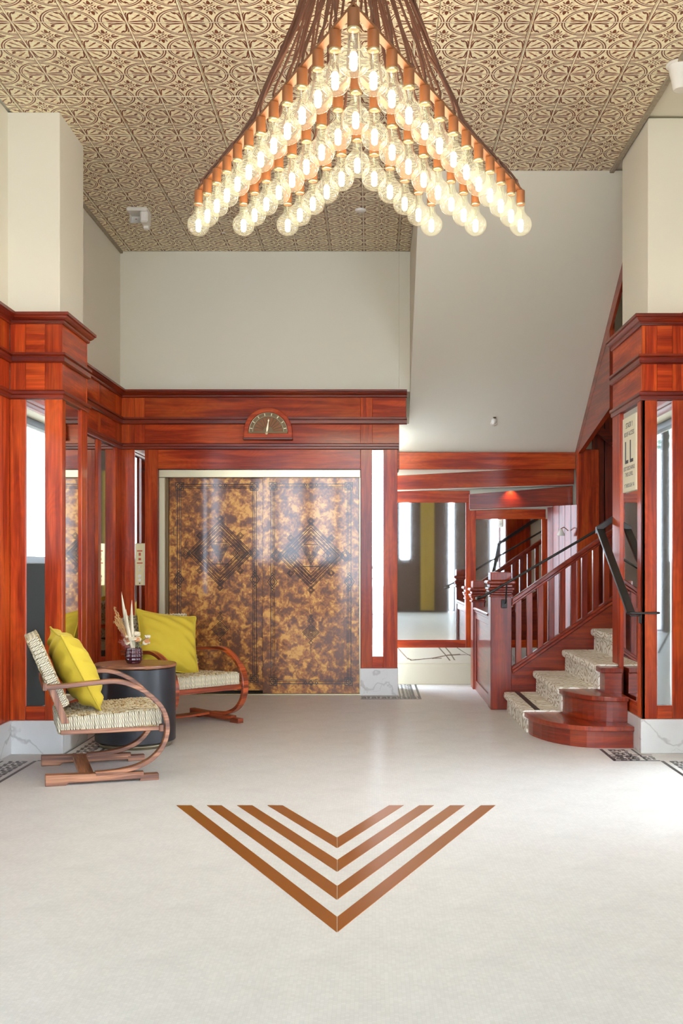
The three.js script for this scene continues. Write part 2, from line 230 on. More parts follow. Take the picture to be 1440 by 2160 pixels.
// ceiling: slab, pressed tiles, border moulding
const ceilSlab = struct(top('ceiling', M(bx(-7.7, 7.7, CEIL + 0.014, CEIL + 0.2, -5.2, 11.2, 0.001)), plaster), 'ceiling of antiqued cream and brown pressed metal tiles', 'ceiling');
{
  const N = 1024, drawTile = (g, bump) => {
    const S = N / 2, dk = bump ? '#303030' : '#70391b', md = bump ? '#606060' : '#946640', base = bump ? '#a0a0a0' : '#faf2da', hi = bump ? '#e0e0e0' : '#fcf6e4';
    g.fillStyle = base; g.fillRect(0, 0, N, N);
    const leaf = (x, y, a, l, w, c) => { g.save(); g.translate(x, y); g.rotate(a); g.fillStyle = c; g.beginPath(); g.moveTo(0, 0); g.quadraticCurveTo(l * 0.35, -w, l, 0); g.quadraticCurveTo(l * 0.35, w, 0, 0); g.fill(); g.restore(); };
    const curl = (x, y, a, r, sgn, w, c) => { g.save(); g.translate(x, y); g.rotate(a); g.strokeStyle = c; g.lineWidth = w; g.lineCap = 'round'; g.beginPath(); g.moveTo(0, 0); g.bezierCurveTo(r * 0.5, sgn * r * 0.1, r * 0.7, sgn * r * 0.5, r * 1.15, sgn * r * 0.36); g.stroke(); g.restore(); };
    for (const cx of [0, S, N]) for (const cy of [0, S, N]) {
      g.strokeStyle = dk; g.lineWidth = 12; g.beginPath(); g.arc(cx, cy, S * 0.475, 0, 7); g.stroke();
      g.strokeStyle = hi; g.lineWidth = 7; g.beginPath(); g.arc(cx, cy, S * 0.452, 0, 7); g.stroke();
      g.strokeStyle = dk; g.lineWidth = 9; g.beginPath(); g.arc(cx, cy, S * 0.432, 0, 7); g.stroke();
      for (let q = 0; q < 4; q++) { const a = q * Math.PI / 2 + Math.PI / 4, k = (r, t) => [cx + Math.cos(a + t) * r, cy + Math.sin(a + t) * r]; const p = k(S * 0.07, 0);
        for (const s of [-1, 1]) { curl(...k(S * 0.05, s * 0.5), a + s * 0.12, S * 0.26, s, 14, dk); leaf(...k(S * 0.3, s * 0.42), a + s * 0.1, S * 0.12, 20, dk); curl(...k(S * 0.08, s * 0.62), a + s * 0.46, S * 0.22, s * 0.55, 11, dk); }
        leaf(...k(S * 0.14, 0), a, S * 0.24, 16, md); leaf(...k(S * 0.29, 0), a, S * 0.11, 22, dk); }
    }
    for (const cx of [S / 2, 3 * S / 2]) for (const cy of [S / 2, 3 * S / 2]) {
      g.strokeStyle = dk; g.lineWidth = 8; g.beginPath(); g.arc(cx, cy, S * 0.033, 0, 7); g.stroke();
      for (let q = 0; q < 4; q++) { const a = q * Math.PI / 2, k = (r, t = 0) => [cx + Math.cos(a + t) * r, cy + Math.sin(a + t) * r];
        leaf(...k(S * 0.10), a, S * 0.15, 32, dk); for (const s of [-1, 1]) { leaf(...k(S * 0.06, s * 0.2), a + s * 0.95, S * 0.085, 14, dk); g.strokeStyle = dk; g.lineWidth = 11; g.beginPath(); const [x1, y1] = k(S * 0.12, s * 0.15), [x2, y2] = k(S * 0.16, s * 0.5), [x3, y3] = k(S * 0.2, s * 0.34); g.moveTo(x1, y1); g.quadraticCurveTo(x2, y2, x3, y3); g.stroke(); } }
    }
    for (const [p, w] of [[S, 8]]) { g.fillStyle = hi; g.fillRect(p - w, 0, 2 * w, N); g.fillRect(0, p - w, N, 2 * w); g.fillStyle = dk; g.fillRect(p - w - 5, 0, 4, N); g.fillRect(0, p - w - 5, N, 4); g.fillStyle = md; g.fillRect(p + w, 0, 4, N); g.fillRect(0, p + w, N, 4); }  // raised cream ribs, their shadow painted in as dark lines alongside
    g.fillStyle = hi; g.fillRect(0, 0, 12, N); g.fillRect(N - 12, 0, 12, N); g.fillRect(0, 0, N, 12); g.fillRect(0, N - 12, N, 12);
    g.fillStyle = dk; g.fillRect(14, 0, 5, N); g.fillRect(N - 19, 0, 5, N); g.fillRect(0, 14, N, 5); g.fillRect(0, N - 19, N, 5);
    if (!bump) { const im = g.getImageData(0, 0, N, N), a = im.data; for (let y = 0; y < N; y++) for (let x = 0; x < N; x++) { const i = (y * N + x) * 4, k = 0.86 + 0.3 * fbm(x / 18, y / 18, 57, 57, 3, 141), t = smooth(0.56, 0.75, fbm(x / 60, y / 60, 17, 17, 4, 151)) * 0.16; a[i] = lerp(a[i] * k, 128, t); a[i + 1] = lerp(a[i + 1] * k, 84, t); a[i + 2] = lerp(a[i + 2] * k, 48, t); } g.putImageData(im, 0, 0); }
  };
  const map = canvasTex(N, N, (g) => drawTile(g, false)), bump = canvasTex(N, N, (g) => drawTile(g, true), false);
  const tileMat = [1, 0.95, 1.05].map((k) => phys({ map, bumpMap: bump, bumpScale: 0.003, color: new THREE.Color(k, k * 0.96, k * 0.85), roughness: 0.42, metalness: 0.05 }));
  const X0 = -1.596, D0 = 6.085, T = 0.61;
  for (let i = -2; i < 7; i++) for (let j = -4; j < 8; j++) {
    let x0 = X0 + i * T, x1 = x0 + T, d0 = D0 + j * T, d1 = d0 + T; const ox = x0, od = d0;
    x0 = Math.max(x0, -2.285); x1 = Math.min(x1, 1.735); if (x1 - x0 < 0.02) continue;
    const ranges = []; const far = 10.015;
    if (x0 >= 0.349) ranges.push([x0, x1, d0, Math.min(d1, 7.966)]); else if (x1 <= 0.349) ranges.push([x0, x1, d0, Math.min(d1, far)]); else { ranges.push([x0, 0.349, d0, Math.min(d1, far)]); if (d0 < 7.966) ranges.push([0.349, x1, d0, Math.min(d1, 7.966)]); }
    for (const [a, b, c, e] of ranges) { if (b - a < 0.02 || e - c < 0.02) continue; const sag = 0.0025 * R(); const g = bx(a + 0.0018, b - 0.0018, CEIL - sag, CEIL + 0.013, c + 0.0018, e - 0.0018, 0.004); const p = g.attributes.position, uv = g.attributes.uv; for (let q = 0; q < p.count; q++) uv.setXY(q, (p.getX(q) - ox) / T, (-p.getZ(q) - od) / T); part('ceiling_tile', g, tileMat[Math.floor(R() * 3)], ceilSlab); }
  }
  const bm = std({ map: plasterTex, color: new THREE.Color(0.62, 0.5, 0.34), roughness: 0.5 });
  part('border_moulding', bx(-2.30, -2.275, CEIL - 0.022, CEIL + 0.01, 7.5, 10.02), bm, ceilSlab);
  part('border_moulding', bx(1.728, 1.76, CEIL - 0.018, CEIL + 0.01, 5.0, 7.97), bm, ceilSlab);
}

// ---------------------------------------------------------------- panelling: stiles, rails, mirrors, friezes, mouldings
function facePanel(g, axis, atp, n) {          // axis 'd': the face runs along d at x = atp; axis 'x': along x at d = atp; n: way out
  const box = (s0, s1, y0, y1, t0, t1, c, gr) => axis === 'd' ? bx(atp + n * t0, atp + n * t1, y0, y1, s0, s1, c, gr) : bx(s0, s1, y0, y1, atp + n * t0, atp + n * t1, c, gr);
  return {
    stile: (s0, s1, y0, y1) => part('stile', box(s0, s1, y0, y1, 0, 0.022, 0.0025, 1), wood(), g),
    rail: (s0, s1, y0, y1) => part('rail', box(s0 + 0.0006, s1 - 0.0006, y0, y1, 0, 0.020, 0.0025, axis === 'd' ? 2 : 0), wood(), g),
    mirror: (s0, s1, y0, y1) => part('mirror_pane', box(s0 - 0.004, s1 + 0.004, y0 - 0.004, y1 + 0.004, 0.001, 0.009, 0.0005), mirrorMat, g),
    board: (s0, s1, y0, y1, gr) => part('frieze_board', box(s0 + 0.0008, s1 - 0.0008, y0, y1, 0, 0.02, 0.0012, gr ?? (axis === 'd' ? 2 : 0)), wood(), g),
  };
}
const Y_MIR = 2.229, LOW = [[0, 2.236], [0.030, 2.236], [0.034, 2.244], [0.034, 2.262], [0.044, 2.268], [0.044, 2.286], [0.030, 2.294], [0, 2.294]], MID = [[0, 2.466], [0.032, 2.466], [0.042, 2.474], [0.042, 2.500], [0.034, 2.504], [0.034, 2.508], [0.048, 2.514], [0.048, 2.528], [0, 2.533]], CROWN = [[0, 2.710], [0.030, 2.710], [0.036, 2.718], [0.036, 2.730], [0.046, 2.735], [0.058, 2.747], [0.062, 2.756], [0.072, 2.760], [0.072, 2.778], [0, 2.781]];
function friezes(f, s0, s1, blocks) {          // two board courses, with upright-grained blocks over the stiles
  for (const [y0, y1] of [[2.292, 2.468], [2.531, 2.712]]) { const cuts = [s0, ...blocks.flat(), s1]; let a = s0; for (const [b, c] of blocks) { if (b - a > 0.004) f.board(a, b, y0, y1); f.board(b, c, y0, y1, 1); a = c; } if (s1 - a > 0.004) f.board(a, s1, y0, y1); }
}
const trimL = struct(group('trim_1'), 'mahogany panelling with mirror strips on the left wall and pillar', 'panelling');
{
  const g = trimL, yb = 0.212;
  let f = facePanel(g, 'd', -2.302, 1);        // wall towards the street
  f.stile(6.62, 6.91, yb, 2.24); part('dado_slab', bx(-2.30, -2.285, yb, 1.2, 4.75, 6.62, 0.003), std({ color: new THREE.Color(0.018, 0.02, 0.018), roughness: 0.95 }), g); f.stile(4.5, 4.75, yb, 2.24); friezes(f, 4.5, 6.91, [[6.70, 6.91]]);
  f = facePanel(g, 'x', 6.93, -1);             // pillar, front
  f.stile(-2.28, -2.182, yb, 2.24); f.mirror(-2.182, -2.060, 0.3, Y_MIR); f.rail(-2.182, -2.060, yb, 0.3); f.stile(-2.060, -1.951, yb, 2.24); friezes(f, -2.28, -1.951, [[-2.28, -2.182], [-2.060, -1.951]]);
  f = facePanel(g, 'd', -1.973, 1);            // pillar, side
  f.stile(6.93, 6.99, yb, 2.24); f.mirror(6.99, 7.375, 0.3, Y_MIR); f.rail(6.99, 7.375, yb, 0.3); f.stile(7.375, 7.50, yb, 2.24); friezes(f, 6.93, 7.50, []);
  f = facePanel(g, 'x', 7.50, 1); f.stile(-2.28, -1.951, yb, 2.24); friezes(f, -2.28, -1.951, []);
  f = facePanel(g, 'd', -2.302, 1);            // wall behind the pillar
  f.stile(7.52, 7.66, yb, 2.24); f.mirror(7.66, 8.28, 0.3, Y_MIR); f.rail(7.66, 8.28, yb, 0.3); f.stile(8.28, 8.62, yb, 2.24); f.mirror(8.62, 9.13, 0.3, Y_MIR); f.rail(8.62, 9.13, yb, 0.3); f.stile(9.13, 9.235, yb, 2.24); f.mirror(9.235, 9.76, 0.3, Y_MIR); f.rail(9.235, 9.76, yb, 0.3); f.stile(9.76, 9.99, yb, 2.24); friezes(f, 7.52, 9.99, [[9.13, 9.235], [9.76, 9.99]]);
}
const trimB = struct(group('trim_2'), 'mahogany elevator surround with frieze and two mirror strips', 'panelling');
{
  const g = trimB, yb = 0.247, f = facePanel(g, 'x', 10.0, -1);
  part('backing_board', M(bx(-2.28, -1.945, 0, 2.1, 10.001, 10.02), bx(-0.103, 0.233, 0, 2.1, 10.001, 10.02), bx(-2.28, 0.25, 2.06, 2.78, 10.001, 10.02)), woodMat[1], g);
  f.stile(-2.28, -2.16, yb, 2.24); f.mirror(-2.16, -2.066, 0.353, Y_MIR); f.rail(-2.16, -2.066, yb, 0.353); f.stile(-2.066, -1.945, yb, 2.24);
  f.rail(-1.945, -0.103, 2.057, 2.24); f.stile(-0.103, 0.004, yb, 2.24); f.mirror(0.004, 0.103, 0.353, Y_MIR); f.rail(0.004, 0.103, yb, 0.353); f.stile(0.103, 0.233, yb, 2.24);
  for (const [y0, y1, e] of [[2.292, 2.468, 0.25], [2.531, 2.712, 0.312]]) { f.board(-2.28, -2.16, y0, y1, 1); f.board(-2.16, -2.066, y0, y1, 1); f.board(-2.066, -0.103, y0, y1); f.board(-0.103, 0.004, y0, y1, 1); f.board(0.004, e, y0, y1, 0); }
  part('end_block', bx(0.245, 0.312, 2.47, 2.775, 9.985, 10.02), woodMat[0], g);
  // door casing bead
  part('casing_bead', M(bx(-1.953, -1.945, 0, 2.065, 9.972, 10.0), bx(-0.103, -0.095, 0, 2.065, 9.972, 10.0), bx(-1.953, -0.095, 2.057, 2.065, 9.972, 10.0)), stairWood, g);
}
{ // continuous mouldings: left run and elevator wall
  const path = [[-2.302, 4.5], [-2.302, 6.93], [-1.973, 6.93], [-1.973, 7.50], [-2.302, 7.50], [-2.302, 10.0]];
  for (const [p, n] of [[LOW, 'lower_moulding'], [MID, 'middle_moulding'], [CROWN, 'crown_moulding']]) { part(n, sweep([...path, [-2.2, 10.0]].slice(0, 6), p), mouldMat, trimL); part(n, sweep([[-2.302, 10.0], [n === 'lower_moulding' ? 0.243 : 0.319, 10.0]], p), mouldMat, trimB); }
  const bl = struct(group('baseboard_left'), 'veined white marble plinth along the left wall and pillar', 'plinth');
  const y = 0.212; [[-2.31, -2.268, 4.5, 6.90], [-2.29, -1.945, 6.895, 6.95], [-1.985, -1.945, 6.95, 7.51], [-2.31, -2.268, 7.52, 9.99]].forEach(([a, b, c, e], i) => part('marble_slab', bx(a, b, 0, y, c, e, 0.003, [2, 0, 2, 2][i]), marble, bl));
  const bb = struct(group('baseboard_back'), 'white marble block with a dark branching vein at the foot of the pier', 'plinth');
  part('marble_slab', bx(-0.107, 0.239, 0, 0.247, 9.965, 10.05, 0.003, 0), marble, bb); part('marble_slab', bx(-2.28, -1.945, 0, 0.247, 9.965, 10.05, 0.003, 0), marble, bb);
}
const trimR = struct(group('trim_3'), 'mahogany panelling with mirror strips on the right pillar', 'panelling');
{
  const g = trimR, yb = 0.216;
  let f = facePanel(g, 'd', 1.733, -1);
  f.stile(6.95, 7.07, yb, 2.24); f.mirror(7.07, 7.56, 0.3, Y_MIR); f.rail(7.07, 7.56, yb, 0.3); f.stile(7.56, 7.80, yb, 2.24); friezes(f, 6.95, 7.80, []);
  f = facePanel(g, 'x', 6.972, -1);
  f.stile(1.711, 1.808, yb, 2.24); f.mirror(1.808, 1.906, 0.3, Y_MIR); f.rail(1.808, 1.906, yb, 0.3); f.stile(1.906, 2.0, yb, 2.24); friezes(f, 1.711, 2.0, [[1.711, 1.808], [1.906, 2.0]]);
  f = facePanel(g, 'd', 2.022, -1); f.stile(6.62, 6.95, yb, 2.24); f.stile(4.5, 4.85, yb, 2.24); friezes(f, 4.5, 6.95, []);
  part('core', M(bx(1.734, 2.03, yb, 2.775, 6.973, 7.80)), woodMat[1], g);
  for (const [p, n] of [[LOW, 'lower_moulding'], [MID, 'middle_moulding'], [CROWN, 'crown_moulding']]) part(n, sweep([[1.733, 7.80], [1.733, 6.972], [2.022, 6.972], [2.022, 4.5]], p), mouldMat, g);
  const br = struct(group('baseboard_right'), 'white marble plinth at the foot of the right pillar', 'plinth');
  part('marble_slab', bx(1.70, 2.03, 0, yb, 6.93, 6.985, 0.003, 0), marble, br); part('marble_slab', bx(1.70, 1.74, 0, yb, 6.985, 7.8, 0.003, 2), marble, br); part('marble_slab', bx(1.99, 2.03, 0, yb, 6.62, 6.93, 0.003, 2), marble, br);
}

// ---------------------------------------------------------------- elevator doors
{
  const door = struct(group('door_1'), 'patinated brass elevator doors with engraved geometric diamonds', 'door');
  function leafMaps(seed, w, h, sx) {
    const W = 768, H = 1664, pat = (g) => {
      const im = g.createImageData(W, H), a = im.data;
      for (let y = 0; y < H; y++) for (let x = 0; x < W; x++) {
        const u = x / W, v = y / H, wx = fbm(u * 10, v * 22, 64, 64, 3, seed) * 1.8, wy = fbm(u * 10 + 9, v * 22, 64, 64, 3, seed + 5) * 1.8, c = fbm(u * 21 + wx, v * 46 + wy, 64, 64, 4, seed + 9), f = fbm(u * 60 + wx, v * 130 + wy, 256, 256, 3, seed + 13), b = fbm(u * 3 + 3, v * 6, 64, 64, 3, seed + 17), k = clamp((c - 0.5) * 2.0 + (f - 0.5) * 0.9 + 0.44 + (b - 0.5) * 0.7);
        let q = k < 0.5 ? mix3([92, 47, 9], [144, 84, 22], k * 2) : mix3([144, 84, 22], [198, 140, 58], (k - 0.5) * 2); const i = (y * W + x) * 4; a[i] = q[0]; a[i + 1] = q[1]; a[i + 2] = q[2]; a[i + 3] = 255;
      }
      g.putImageData(im, 0, 0);
    };
    const lines = (g, dark) => {
      const px = (x) => x / w * W, py = (y) => H - y / h * H, ln = (p, lw, c) => { g.strokeStyle = c; g.lineWidth = lw * 1.6; g.beginPath(); p.forEach(([x, y], i) => (i ? g.lineTo(px(x), py(y)) : g.moveTo(px(x), py(y)))); g.stroke(); };
      const two = (p, lw) => ln(p, lw, dark);
      const rect = (x0, x1, y0, y1, lw) => two([[x0, y0], [x1, y0], [x1, y1], [x0, y1], [x0, y0]], lw), dia = (x, y, r, lw, q = 1) => two([[x, y + r * q], [x + r, y], [x, y - r * q], [x - r, y], [x, y + r * q]], lw);
      const m = 0.075, cx = w / 2 + sx;
      for (const e of [0, 0.02, 0.034]) rect(m + e, w - m - e, 0.09 + e, h - 0.075 - e, e === 0 ? 3.2 : 2.2);
      for (const x of [m + 0.02, w - m - 0.02]) for (const y of [0.11, h - 0.095]) { rect(x - 0.035, x + 0.035, y - 0.035, y + 0.035, 3); rect(x - 0.02, x + 0.02, y - 0.02, y + 0.02, 3); dia(x, y, 0.03, 2.5); rect(x - 0.008, x + 0.008, y - 0.008, y + 0.008, 2.5); }
      for (const y of [0.098, h - 0.085]) { dia(cx, y, 0.022, 3); dia(cx - 0.05, y, 0.014, 3); dia(cx + 0.05, y, 0.014, 3); }
      for (const x of [m + 0.014, w - m - 0.014]) { dia(x, 1.02, 0.045, 3, 1.4); dia(x, 1.02, 0.026, 3, 1.4); dia(x, 1.09, 0.014, 2.5); dia(x, 0.95, 0.014, 2.5); }
      const cy = 1.26;
      for (const [r, lw] of [[0.30, 3], [0.286, 2.4], [0.262, 3.4], [0.238, 2.4], [0.226, 2.4], [0.2, 3], [0.188, 2.2], [0.164, 2.4]]) dia(cx, cy, r, lw);
      for (const s of [-1, 1]) { for (const r of [0.08, 0.066, 0.05, 0.03]) dia(cx + s * 0.185, cy, r, 2.6); for (const r of [0.055, 0.042, 0.026]) dia(cx + s * 0.315, cy, r, 2.6); for (const t of [-1, 1]) { dia(cx + s * 0.185, cy + t * 0.16, 0.03, 2.6); dia(cx + s * 0.185, cy + t * 0.16, 0.018, 2.4); } dia(cx, cy + s * 0.315, 0.03, 2.6); dia(cx, cy + s * 0.315, 0.018, 2.4); }
      two([[cx - 0.08, cy - 0.1], [cx + 0.08, cy - 0.1]], 3.4); two([[cx - 0.06, cy + 0.1], [cx + 0.06, cy + 0.1]], 2.6);
      for (const o of [0, 0.012, 0.024, 0.036, 0.05]) two([[cx - 0.085 + o, cy + 0.085], [cx, cy - 0.085 + o * 1.6], [cx + 0.085 - o, cy + 0.085]], 2.6);
      for (const r of [0.075, 0.06, 0.045, 0.03, 0.016]) dia(cx, 0.56, r, 2.8); for (const [y, r] of [[0.665, 0.03], [0.665, 0.016], [0.465, 0.018], [0.71, 0.012]]) dia(cx, y, r, 2.6); two([[cx, 0.44], [cx, 0.36]], 2.6); two([[cx, 0.735], [cx, 0.79]], 2.6);
    };
    return [canvasTex(W, H, (g) => { pat(g); lines(g, 'rgba(14,8,4,1)'); }), canvasTex(W, H, (g) => { g.fillStyle = '#c0c0c0'; g.fillRect(0, 0, W, H); lines(g, '#101010'); }, false)];
  }
  const leaf = (name, x0, x1, y0, y1, d, seed, sx) => {
    const w = x1 - x0, h = y1 - y0, [map, bump] = leafMaps(seed, w, h, sx);
    const g = bx(x0, x1, y0, y1, d, d + 0.03, 0.002), p = g.attributes.position, uv = g.attributes.uv; for (let i = 0; i < p.count; i++) uv.setXY(i, clamp((p.getX(i) - x0) / w, 0.002, 0.998), clamp((p.getY(i) - y0) / h, 0.002, 0.998));
    return part(name, g, phys({ map, bumpMap: bump, bumpScale: 0.0016, metalness: 0.25, roughness: 0.36, clearcoat: 0.55, clearcoatRoughness: 0.06 }), door);
  };
  const l = leaf('door_leaf', -1.86, -0.985, 0.035, 2.0, 10.06, 201, 0.03); leaf('door_leaf', -0.998, -0.116, 0.012, 2.0, 10.022, 233, 0.0);
  part('finger_slot', bx(-1.822, -1.812, 1.46, 1.53, 10.058, 10.062), bronze, l);
  part('header', bx(-1.945, -0.103, 1.985, 2.057, 10.0, 10.05, 0.004), antiqueBrass, door);
  part('jamb', bx(-1.945, -1.885, 0, 1.985, 10.004, 10.09, 0.004), antiqueBrass, door); part('jamb', bx(-0.116, -0.103, 0, 1.985, 10.004, 10.09, 0.002), antiqueBrass, door);
  part('return_strip', bx(-1.885, -1.862, 0, 1.985, 10.05, 10.12, 0.001), bronze, door);
  part('sill', bx(-1.945, -0.103, 0, 0.012, 9.99, 10.10, 0.002), antiqueBrass, door);
}

// ---------------------------------------------------------------- alcove under the stair: mirrors, beams, marble
{
  const g = struct(group('trim_4'), 'mahogany framed mirrors and stepped beams in the alcove under the stair', 'panelling'), f = facePanel(g, 'x', 10.93, -1), yb = 0.363;
  f.mirror(0.20, 0.934, 0.439, 1.807); f.rail(0.20, 0.934, yb, 0.439); f.rail(0.20, 0.975, 1.807, 1.925); f.stile(0.934, 1.033, yb, 1.807);
  f.mirror(1.033, 1.69, 0.439, 1.642); f.rail(1.033, 1.69, yb, 0.439); f.rail(1.033, 1.73, 1.642, 1.74); f.stile(1.69, 1.76, yb, 1.642);
  part('lintel', bx(0.23, 1.99, 2.122, 2.286, 10.70, 10.76, 0.004, 0), woodMat[0], g);
  part('beam', prismXY([[0.2, 1.925], [1.985, 1.978], [1.985, 2.150], [0.2, 2.075]], 10.77, 10.815, 0), woodMat[1], g);
  part('beam', prismXY([[0.962, 1.735], [1.985, 1.775], [1.985, 1.966], [0.962, 1.884]], 10.83, 10.87, 0), stairWood, g);
  part('alcove_ceiling', prismXY([[0.2, 2.06], [1.985, 2.155], [1.985, 2.175], [0.2, 2.175]], 10.745, 10.80, 0), plaster, g);
  part('alcove_ceiling', prismXY([[0.2, 1.915], [1.985, 1.973], [1.985, 1.99], [0.2, 1.95]], 10.79, 10.92, 0), plaster, g);
  part('alcove_ceiling', prismXY([[0.975, 1.728], [1.985, 1.768], [1.985, 1.785], [0.975, 1.75]], 10.85, 10.92, 0), plaster, g);
  // boarded splay at the right end
  for (let i = 0; i < 5; i++) { const a = i / 5, b = (i + 1) / 5 - 0.012, p = (t) => [lerp(1.745, 1.985, t), lerp(10.905, 10.60, t)], [x0, d0] = p(a), [x1, d1] = p(b); part('board', prismXD([[x0, d0], [x1, d1], [x1 + 0.03, d1 + 0.03], [x0 + 0.03, d0 + 0.03]], 0.36, 1.77, 1, 0.002), stairWood, g); }
  part('corner_post', bx(1.985, 2.19, 0.5, 2.30, 10.56, 10.66, 0.004, 1), woodMat[1], g);
  for (let i = 0; i < 9; i++) part('wall_board', bx(2.19 + i * 0.12, 2.302 + i * 0.12, 0.4, 3.4, 10.86 - 0.008 * (i % 2), 10.92, 0.004, 1), stairWood, g);
  part('panel_rail', prismXY([[2.19, 2.50], [2.9, 1.95], [2.9, 2.05], [2.19, 2.60]], 10.78, 10.84, 0), stairWood, g);
  // dark spandrel hanging under the right edge of the flight
  part('spandrel', prismDY([[9.17, slopeY(9.17)], [10.727, slopeY(10.727)], [10.56, 2.26], [9.17, 2.50]], 1.988, 2.03, 2), stairWood, g);
  part('string_board', prismDY([[7.97, CEIL], [7.97, CEIL - 0.16], [10.6, slopeY(10.6) - 0.1], [10.727, slopeY(10.727)]], 1.9865, 2.01, 2), stairWood, g);
  const b = struct(group('baseboard_stair'), 'pale marble plinth with brown branching veins under the alcove mirror', 'plinth');
  const veinTex = canvasTex(1024, 512, (c, W, H) => {
    c.fillStyle = '#dcd8c8'; c.fillRect(0, 0, W, H); const r = rng(77); const crack = (pts, w) => { for (let k = 0; k < 6; k++) { c.strokeStyle = `rgba(${70 + 40 * r()},${52 + 30 * r()},${42 + 20 * r()},${0.35 + 0.3 * r()})`; c.lineWidth = w * (0.6 + 1.6 * r()); c.beginPath(); pts.forEach(([x, y], i) => { const X = (x + (r() - 0.5) * 0.018) * W, Y = (y + (r() - 0.5) * 0.05) * H; i ? c.lineTo(X, Y) : c.moveTo(X, Y); }); c.stroke(); } };
    crack([[0.06, 0], [0.12, 0.3], [0.2, 0.66], [0.32, 0.7], [0.5, 0.62], [0.64, 0.5], [0.9, 0.42], [1, 0.45]], 4); crack([[0.2, 0.6], [0.24, 0.74], [0.4, 0.66], [0.62, 0.62]], 5); crack([[0.58, 0], [0.66, 0.4], [0.72, 0.75]], 5); crack([[0.66, 0], [0.72, 0.3], [0.78, 0.72]], 4); crack([[0.8, 0], [0.9, 0.3], [1, 0.55]], 3); crack([[0.5, 0.64], [0.7, 0.44], [0.85, 0.4]], 5);
  });
  const slab = bx(0.2, 1.0, 0.203, 0.363, 10.90, 10.93, 0.002), p = slab.attributes.position, uv = slab.attributes.uv; for (let i = 0; i < p.count; i++) uv.setXY(i, clamp((p.getX(i) - 0.28) / 0.70), clamp((p.getY(i) - 0.19) / 0.18));
  part('marble_slab', slab, phys({ map: veinTex, roughness: 0.25, clearcoat: 0.3 }), b); part('marble_slab', bx(1.0, 1.99, 0.0, 0.363, 10.90, 10.93, 0.002, 0), marble, b);
  part('marble_foot', bx(0.2, 1.0, 0, 0.203, 10.885, 10.93, 0.003, 0), std({ color: new THREE.Color(0.62, 0.58, 0.46), roughness: 0.35 }), b);
}

